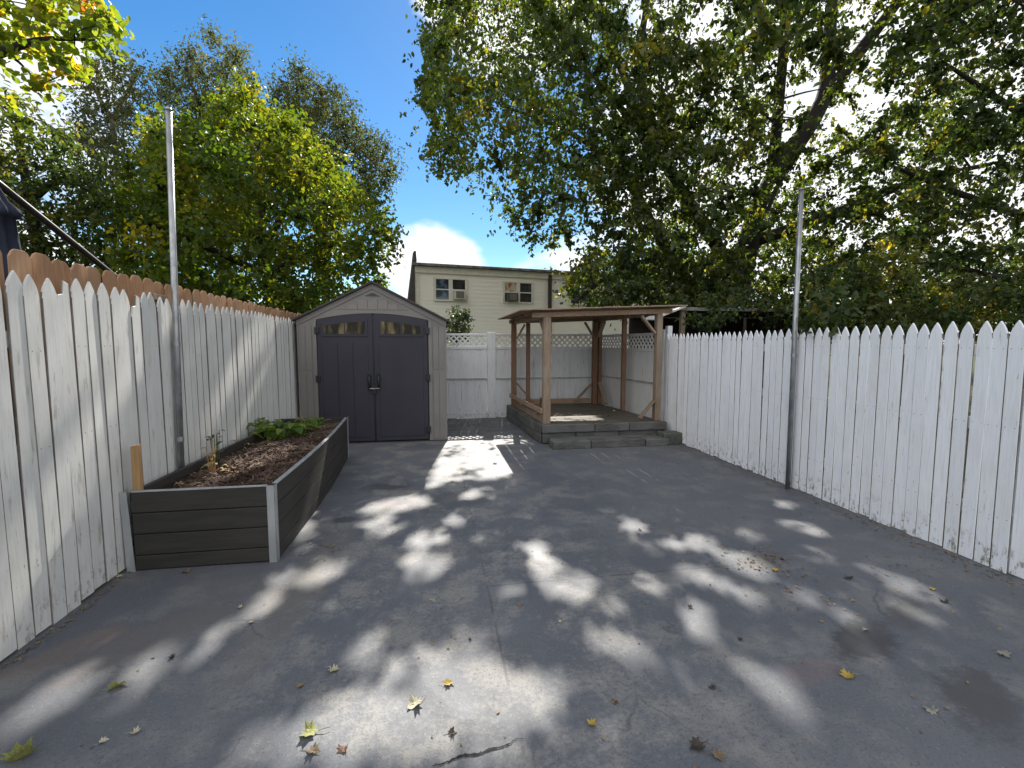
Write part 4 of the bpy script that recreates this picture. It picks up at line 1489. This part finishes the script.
def tie(x0, x1, y0, y1, z0, z1, nm='step'):
    m = MB()
    n_ = max(2, int((x1 - x0) / .09))
    for i in range(n_):
        pass
    m.box(x0, x1, y0, y1, z0, z1)
    return m.build(nm, M['tie_wood'], dk, off(dk), bevel=.012)


for x0, x1 in ((1.73, 2.62), (2.63, 3.22), (3.23, 3.90)):
    tie(x0, x1, 7.38 + random.uniform(-.01, .01), 7.468, .19, DZ + .012, 'edge_timber')
for x0, x1 in ((1.74, 2.30), (2.31, 3.05), (3.06, 3.88)):
    tie(x0, x1, 7.41 + random.uniform(-.01, .012), 7.468, .012, .185, 'edge_timber')
for x0, x1 in ((1.80, 2.42), (2.43, 3.33), (3.34, 3.74)):
    tie(x0, x1, 6.98 + random.uniform(-.012, .012), 7.20, .0, .125 + random.uniform(-.006, .006), 'step')
tie(1.84, 3.70, 7.205, 7.395, .0, .118, 'step')
for a_, b_, z0, z1 in (((1.72, 7.47), (1.655, 8.7), .01, .16), ((1.652, 8.705), (1.575, 10.16), .01, .16), ((1.722, 7.47), (1.66, 8.3), .165, DZ), ((1.658, 8.305), (1.58, 10.16), .165, DZ)):
    MB().beam((a_[0], a_[1], (z0 + z1) / 2), (b_[0], b_[1], (z0 + z1) / 2), .036, z1 - z0).build('edge_timber', M['tie_wood'], dk, off(dk), bevel=.01)
bl = MB().box(-.16, .16, -.12, .12, 0, .19).build('concrete_block', M['concrete_block'], None, (3.83, 7.15, .003), (0, 0, R(4)), bevel=.012)
tag(bl, 'mossy square block at the right end of the timber steps', 'block')

pg = empty('pergola', (1.8, 7.6, DZ), 'flat roofed brown timber pergola standing open on the low deck', 'pergola')


def pm(m, name, mat, bevel=.004, parent=pg):
    return m.build(name, M[mat], parent, off(pg) if parent is pg else (0, 0, 0), bevel=bevel)


RZ0, RZ1 = 2.175, 2.275


def rz(x):
    return RZ0 + (RZ1 - RZ0) * (x - 1.55) / 2.55


posts = dict(fl=(1.845, 7.62), fr=(3.82, 7.62), bl=(1.70, 10.0), br=(3.52, 10.0))
for k, (x, y) in posts.items():
    w = .062 if k == 'fl' else .05
    pm(MB().box(x - w, x + w, y - .06, y + .06, DZ + .001, rz(x) - .106), 'post', 'post_grey' if k in ('fl', 'fr') else 'post_red', .006)
pm(MB().box(3.59, 3.66, 9.92, 10.04, DZ + .001, rz(3.88) - .108), 'post', 'post_red', .006)
pm(MB().box(1.97, 2.05, 9.95, 10.03, DZ + .001, rz(2.0) - .108), 'stud', 'post_red')
pm(MB().box(3.68, 3.76, 8.82, 8.90, DZ + .001, rz(3.9) - .108), 'stud', 'post_red')
# beams
for y in (7.62, 10.0):
    pm(MB().beam((1.6, y, rz(1.6) - .065), (4.06, y, rz(4.06) - .065), .045, .08), 'beam', 'roof_wood')
for x, x2 in ((1.83, 1.72), (3.82, 3.58)):
    pm(MB().beam((x, 7.66, rz(x) - .075), (x2, 9.96, rz(x2) - .075), .045, .10), 'beam', 'roof_wood')
for y in (8.1, 8.57, 9.05, 9.52):
    pm(MB().beam((1.56, y, rz(1.56) - .03), (4.08, y, rz(4.08) - .03), .04, .05), 'rafter', 'roof_wood')
m = MB()
nb = 17
for i in range(nb):
    x0 = 1.38 + 2.86 * i / nb
    x1 = x0 + 2.86 / nb - .006
    e = random.uniform(-.05, .05)
    f_ = random.uniform(-.04, .04)
    z_ = random.uniform(0, .006)
    m.add([(x0, 7.40 + e, rz(x0) + z_), (x1, 7.40 + e, rz(x1) + z_), (x1, 10.25 + f_, rz(x1) + z_), (x0, 10.25 + f_, rz(x0) + z_),
           (x0, 7.40 + e, rz(x0) + .020 + z_), (x1, 7.40 + e, rz(x1) + .020 + z_), (x1, 10.25 + f_, rz(x1) + .020 + z_), (x0, 10.25 + f_, rz(x0) + .020 + z_)],
          [(0, 3, 2, 1), (4, 5, 6, 7), (0, 1, 5, 4), (1, 2, 6, 5), (2, 3, 7, 6), (3, 0, 4, 7)])
pm(m, 'roof', 'roof_wood', .002)
# braces
BR = [((1.84, 7.70, 1.84), (1.83, 7.95, 2.06)), ((3.76, 7.62, 1.82), (3.50, 7.62, 2.12)), ((1.76, 10.0, 1.76), (1.94, 10.0, 2.06)), ((3.46, 10.0, 1.84), (3.28, 10.0, 2.12)), ((3.58, 9.94, 1.80), (3.60, 9.66, 2.12)),
      ((3.76, 7.60, .66), (3.50, 7.60, .36)), ((1.76, 10.0, .80), (2.10, 10.0, .40)), ((3.46, 10.0, .76), (3.06, 10.0, .36)), ((1.80, 7.72, .74), (1.80, 8.05, .40)), ((3.60, 9.90, .80), (3.64, 9.55, .36))]
for a, b in BR:
    pm(MB().beam(a, b, .035, .085, up=(0, 1, 0) if abs(a[1] - b[1]) < .01 else (1, 0, 0)), 'brace', 'post_grey')
pm(MB().box(1.77, 3.45, 10.065, 10.10, DZ + .03, DZ + .12), 'bottom_rail', 'cedar')
pm(MB().beam((1.80, 7.69, DZ + .05), (1.70, 9.93, DZ + .05), .04, .09), 'bottom_rail', 'post_grey')
pm(MB().beam((1.755, 7.56, DZ + .22), (1.62, 10.02, DZ + .22), .035, .08), 'side_rail', 'roof_wood')

# ------------------------------------------------------------------ dark shelter behind the right fence
s_ = empty('garden_shelter', (5.1, 9.5, 0), 'dark open sided shelter with pale roof edge behind the far right pickets', 'shelter')
MB().box(5.25, 8.4, 9.5, 12.2, 2.36, 2.40).build('roof', M['shelter_dark'], s_, off(s_))
MB().box(5.25, 8.4, 9.46, 9.498, 2.36, 2.43).build('roof_edge', M['roof_grey'], s_, off(s_))
MB().box(5.25, 8.4, 12.15, 12.2, 0, 2.355).build('back_wall', M['shelter_dark'], s_, off(s_))
MB().box(8.35, 8.4, 9.5, 12.14, 0, 2.355).build('side_wall', M['shelter_dark'], s_, off(s_))
for x in (5.3, 8.2):
    MB().box(x, x + .09, 9.52, 9.61, 0, 2.355).build('post', M['post_grey'], s_, off(s_))
m = MB()
m.add([(4.55, 9.3, 2.16), (5.30, 9.35, 2.45), (5.36, 10.2, 2.48), (4.7, 10.2, 2.2), (4.55, 9.3, 2.14), (5.30, 9.35, 2.42), (5.36, 10.2, 2.45), (4.7, 10.2, 2.18)],
      [(0, 1, 2, 3), (7, 6, 5, 4), (0, 4, 5, 1), (1, 5, 6, 2), (2, 6, 7, 3), (3, 7, 4, 0)])
m.build('tarp_flap', M['tarp'], s_, off(s_), fix=True)

# ------------------------------------------------------------------ patio umbrella beyond the left fence
um = empty('patio_umbrella', (-3.2, 6.3, 0), 'folded navy cantilever umbrella with black arm beyond the left fence', 'umbrella')
MB().tube([(-3.2, 3.3, 3.20), (-3.2, 4.23, 2.83), (-3.2, 5.26, 2.41), (-3.2, 6.3, 1.99)], .028, 10).build('arm', M['black'], um, off(um), smooth=True)
MB().tube([(-3.2, 6.3, 0), (-3.2, 6.3, 2.02)], .04, 12).build('pole', M['black'], um, off(um), smooth=True)
MB().box(-3.6, -2.8, 5.9, 6.7, -.04, .05).build('base', M['black'], um, off(um), bevel=.02)
m = MB()
rings = []
nn_ = 32
for z, r in ((2.80, .03), (2.70, .07), (2.64, .12), (2.60, .13), (2.585, .09), (2.4, .10), (2.1, .13), (1.7, .16), (1.3, .19)):
    rings.append([(-3.2 + r * (1 + .22 * math.sin(k / nn_ * math.tau * 8)) * math.cos(k / nn_ * math.tau), 4.17 + r * (1 + .22 * math.sin(k / nn_ * math.tau * 8)) * math.sin(k / nn_ * math.tau), z) for k in range(nn_)])
m.add([p for r in rings for p in r], [(i * nn_ + k, (i + 1) * nn_ + k, (i + 1) * nn_ + (k + 1) % nn_, i * nn_ + (k + 1) % nn_) for i in range(len(rings) - 1) for k in range(nn_)])
m.build('canopy', M['navy'], um, off(um), smooth=True)
MB().tube([(-3.2, 4.17, 2.78), (-3.2, 4.17, 2.86)], .02, 8).build('hanger', M['black'], um, off(um))


# ------------------------------------------------------------------ plants in the bed
def blade(m, base, d, L, w, bend, n=4):
    """one broad leaf: a folded strip that arches over"""
    d = Vector(d).normalized()
    s = d.cross(Vector((0, 0, 1)))
    s = s.normalized() if s.length > .01 else Vector((1, 0, 0))
    p = Vector(base)
    rows = []
    for i in range(n + 1):
        u = i / n
        ww = w * math.sin(math.pi * (.08 + .90 * u)) ** .8
        up_ = Vector((0, 0, 1))
        rows.append((p - s * ww / 2 + up_ * ww * .15, p.copy(), p + s * ww / 2 + up_ * ww * .15))
        d = (d + Vector((0, 0, -bend / n))).normalized()
        p = p + d * (L / n)
    vs = [q for r in rows for q in r]
    fs = []
    for i in range(n):
        for k in range(2):
            a = i * 3 + k
            fs.append((a, a + 1, a + 4, a + 3))
    m.add(vs, fs)


def bed_plant(name, px, py, label, n, L, w, mat, spread, stem=0.0, tints=(0, 1), cat='plant'):
    p = on_z(px, py, .5)
    p[2] = mulch_z(p[0], p[1])
    r = empty(name, tuple(p), label, cat)
    m = MB()
    stm = MB()
    for i in range(n):
        a = random.uniform(0, math.tau)
        rad = spread * random.random() ** .6
        b = Vector((math.cos(a) * rad, math.sin(a) * rad, 0))
        h = stem * random.random() if stem else random.uniform(.04, .12)
        top = b * 1.1 + Vector((0, 0, h))
        stm.tube([b * .6 - Vector((0, 0, .03)), (b * .6 + top) / 2 + Vector((0, 0, .01)), top], .0035, 5, cap=False)
        e = random.uniform(.1, .9)
        aa = a + random.uniform(-.9, .9)
        blade(m, top, (math.cos(aa) * math.cos(e), math.sin(aa) * math.cos(e), math.sin(e)), L * random.uniform(.6, 1.2), w * random.uniform(.7, 1.2), random.uniform(.6, 1.8))
    o = m.build('foliage', M[mat], r, smooth=True)
    at_ = o.data.attributes.new('tint', 'FLOAT', 'POINT')
    nv = len(o.data.vertices)
    tv = np.repeat(rng.uniform(tints[0], tints[1], nv // 15 + 1), 15)[:nv]
    at_.data.foreach_set('value', tv.astype(np.float32))
    stm.build('stem', M['leaf_bed'] if mat != 'leaf_dry' else M['stake'], r, smooth=True)
    return r


bed_plant('leafy_plant', 284, 436, 'bright green broad leaved plant at the back of the raised bed', 80, .17, .10, 'leaf_bed', .28, .22)
bed_plant('leafy_plant', 312, 428, 'sparse pale plant near the far corner of the raised bed', 16, .13, .07, 'leaf_bed', .16)
bed_plant('seedling', 213, 470, 'spindly stalk with small curled leaves by the fence side of the bed', 22, .055, .03, 'leaf_dry', .05, .30, (0, .7))
bed_plant('seedling', 216, 462, 'small dark green sprig on the tall stalk by the left fence', 12, .06, .04, 'leaf_shrub', .04, .34)
bed_plant('seedling', 240, 447, 'small pale yellow sprout in the middle of the bark mulch', 12, .06, .03, 'leaf_dry', .06, .12)
bed_plant('seedling', 182, 483, 'tiny dry sprout near the front edge of the raised bed', 8, .05, .025, 'leaf_dry', .04, .06)
bed_plant('seedling', 232, 470, 'low withered tuft with yellow leaves in front of the green plant', 14, .06, .03, 'leaf_dry', .10, .05)
# bare dry stalk
p = on_z(306, 432, .5)
p[2] = mulch_z(p[0], p[1])
m = MB()
m.tube([(0, 0, -.03), (-.02, .02, .15), (-.08, .03, .27)], [.004, .003, .002], 5).tube([(-.01, .01, .10), (.04, .0, .16)], [.003, .0015], 5).tube([(-.03, .02, .18), (-.12, -.02, .22)], [.003, .0015], 5)
tag(m.build('dry_stalk', M['stake'], None, tuple(p)), 'bare dry stalk leaning at the back of the raised bed', 'stalk')

# ------------------------------------------------------------------ fallen leaves
OUT = [(0, -.5), (.09, -.28), (.30, -.36), (.27, -.20), (.50, -.08), (.34, .03), (.44, .26), (.20, .20), (.13, .34), (0, .55)]
OUT = OUT + [(-x, y) for x, y in OUT[-2:0:-1]]


def maple_leaf(curl, seed):
    """a five lobed leaf with a stalk, dried into a curl"""
    r = random.Random(seed)
    m = MB()
    pts = [(x * (1 + r.uniform(-.12, .12)), y * (1 + r.uniform(-.1, .1))) for x, y in OUT]
    c1, c2 = r.uniform(.4, 1.2) * curl, r.uniform(-.3, .8) * curl

    def h(x, y):
        return c1 * x * x + c2 * y * y + .06 * curl * math.sin(7 * x + 5 * y + seed) + .03
    vs = [(0, 0, h(0, 0) * .6)] + [(x * .5, y * .5, h(x * .5, y * .5)) for x, y in pts] + [(x, y, h(x, y)) for x, y in pts]
    n = len(pts)
    fs = [(0, 1 + i, 1 + (i + 1) % n) for i in range(n)] + [(1 + i, 1 + n + i, 1 + n + (i + 1) % n, 1 + (i + 1) % n) for i in range(n)]
    m.add(vs, fs)
    m.tube([(0, -.45, h(0, -.45)), (.03, -.7, .05), (.10, -.95, .03)], [.014, .012, .010], 5)
    return m.mesh('fallen_leaf')


protos = {}


def fallen(px, py, size, tone, curl, label, group=None):
    key = (tone, curl, random.randrange(2))
    if key not in protos:
        protos[key] = maple_leaf(curl, len(protos) + 3)
        protos[key].materials.append(M['fl_' + tone])
    p = on_z(px, py)
    o = bpy.data.objects.new('fallen_leaf', protos[key])
    COL.objects.link(o)
    o.location = (p[0], p[1], pz(p[0], p[1]) + .001)
    o.scale = (size * .72, size * .72, size * 1.1)
    o.rotation_euler = (random.uniform(-.12, .12), random.uniform(-.12, .12), random.uniform(0, math.tau))
    if size > .12 and px < 100 or px == 118:                       # rolled up lengthwise
        o.scale = (size * .30, size, size * 1.3)
        o.rotation_euler = (0, .3, R(-62))
    tag(o, label, 'leaf', group or 'fallen leaves on the patio')


G_ = 'fallen leaves on the patio'
fallen(308, 734, .135, 'green', .5, 'largest yellow green maple leaf lying in the sun near the bottom crack')
fallen(415, 706, .115, 'pale', .7, 'pale cream leaf with long stalk lying in the bright patch')
fallen(448, 685, .075, 'yellow', .6, 'small golden leaf standing up in the bright patch of sun')
fallen(333, 672, .085, 'pale', 1.0, 'curled pale leaf alone at the edge of the long shade')
fallen(300, 687, .06, 'tan', 1.0, 'little tan leaf left of the curled pale leaf')
fallen(313, 753, .085, 'tan', .9, 'crumpled tan leaf below the largest yellow green leaf')
fallen(343, 751, .07, 'brown', .9, 'rusty brown leaf right of the largest yellow green leaf')
fallen(452, 735, .06, 'dark', .9, 'dark green black leaf above the open crack')
fallen(847, 676, .095, 'yellow', .6, 'bright yellow leaf alone on the shaded right side of the patio')
fallen(592, 726, .065, 'yellow', .7, 'small mustard leaf on the shaded slab right of the crack')
fallen(615, 703, .05, 'brown', 1.0, 'tiny reddish brown leaf above the mustard leaf')
fallen(718, 757, .085, 'tan', .8, 'tan leaf at the bottom edge right of a dark twisted one')
fallen(697, 748, .10, 'dark', 1.1, 'dark twisted leaf at the bottom edge of the photo')
fallen(931, 710, .085, 'grey', 1.0, 'grey curled leaf beside the large dark stain')
fallen(1004, 655, .095, 'grey', .7, 'pale grey leaf near the right fence base in the foreground')
fallen(22, 757, .14, 'green', 1.1, 'long pale green leaf in the bottom left corner')
fallen(118, 687, .11, 'green', 1.1, 'narrow yellowish leaf in the sunlit strip near the left fence')
fallen(135, 733, .06, 'pale', .9, 'little whitish leaf on the bottom left slab')
fallen(103, 741, .055, 'pale', .8, 'whitish leaf left of the little one on the bottom left slab')
fallen(433, 600, .075, 'grey', 1.0, 'grey leaf in the middle of the patio beside the joint line')
fallen(712, 687, .06, 'dark', 1.0, 'dark leaf beside the long bright spot on the right')
fallen(775, 571, .075, 'yellow', .9, 'golden brown leaf on the debris heap in the middle right')
fallen(848, 579, .085, 'dark', 1.0, 'dark curled leaf between two sun streaks toward the right fence')
fallen(944, 601, .08, 'dark', .9, 'dark leaf in the right streak of sunlight below the fence')
fallen(932, 589, .06, 'yellow', .9, 'small yellow leaf in the right streak of sunlight below the fence')
fallen(252, 623, .05, 'pale', .9, 'tiny white leaf in front of the raised bed')
fallen(172, 658, .05, 'dark', .9, 'tiny dark leaf between the left fence and the long sun strip')
for px, py, s, tone in ((120, 577, .07, 'pale'), (186, 573, .09, 'tan'), (240, 608, .05, 'pale'), (520, 605, .05, 'tan'), (690, 608, .05, 'dark'), (790, 592, .05, 'tan'),
                        (560, 622, .035, 'pale'), (640, 530, .05, 'brown'), (470, 640, .03, 'dark'), (740, 640, .04, 'dark'), (865, 630, .05, 'grey'), (760, 552, .06, 'brown'), (782, 560, .05, 'dark')):
    fallen(px, py, s, tone, .9, 'small dry leaf scrap scattered on the painted concrete')

# litter too small and too much to count
m = MB()


def scrap(x, y, z, s):
    a = random.uniform(0, math.tau)
    c, n_ = math.cos(a), math.sin(a)
    pts = [(-.5, 0), (-.1, .28), (.5, .05), (.0, -.25)]
    m.add([(x + s * (c * u - n_ * v), y + s * (n_ * u + c * v), z + .001 + abs(s * random.uniform(0, .35))) for u, v in pts], [(0, 1, 2, 3)])


for _ in range(420):
    x, y = random.uniform(-2.1, 3.9), random.uniform(1.0, 7.0) ** 1.0
    scrap(x, y, pz(x, y), random.uniform(.008, .028))
for _ in range(520):                                               # drifted against the right fence
    y = random.uniform(2.2, 7.0)
    x = 3.97 - abs(random.gauss(0, .09))
    scrap(x, y, pz(x, y), random.uniform(.01, .035))
for _ in range(120):
    y = random.uniform(2.4, 3.7)
    x = -2.19 + abs(random.gauss(0, .03))
    scrap(x, y, pz(x, y), random.uniform(.01, .03))
for cx, cy, n_, s in ((770, 560, 90, .16), (815, 600, 40, .22), (735, 560, 40, .2), (900, 575, 30, .2), (730, 475, 30, .3), (320, 550, 40, .12)):
    p = on_z(cx, cy)
    for _ in range(n_):
        x, y = p[0] + random.gauss(0, s), p[1] + random.gauss(0, s * .8)
        if x < 3.96:
            scrap(x, y, pz(x, y), random.uniform(.01, .035))
for _ in range(90):
    x, y = random.uniform(.3, 1.6), random.uniform(8.3, 10.2)
    scrap(x, y, pz(x, y), random.uniform(.015, .045))
for _ in range(130):
    x, y = random.uniform(1.8, 3.8), random.uniform(7.6, 10.0)
    scrap(x, y, DZ + .002, random.uniform(.02, .06))
tag(m.build('leaf_litter', M['fl_tan']), 'scattered dry leaf crumbs on the patio and deck', 'leaf litter', kind='stuff')
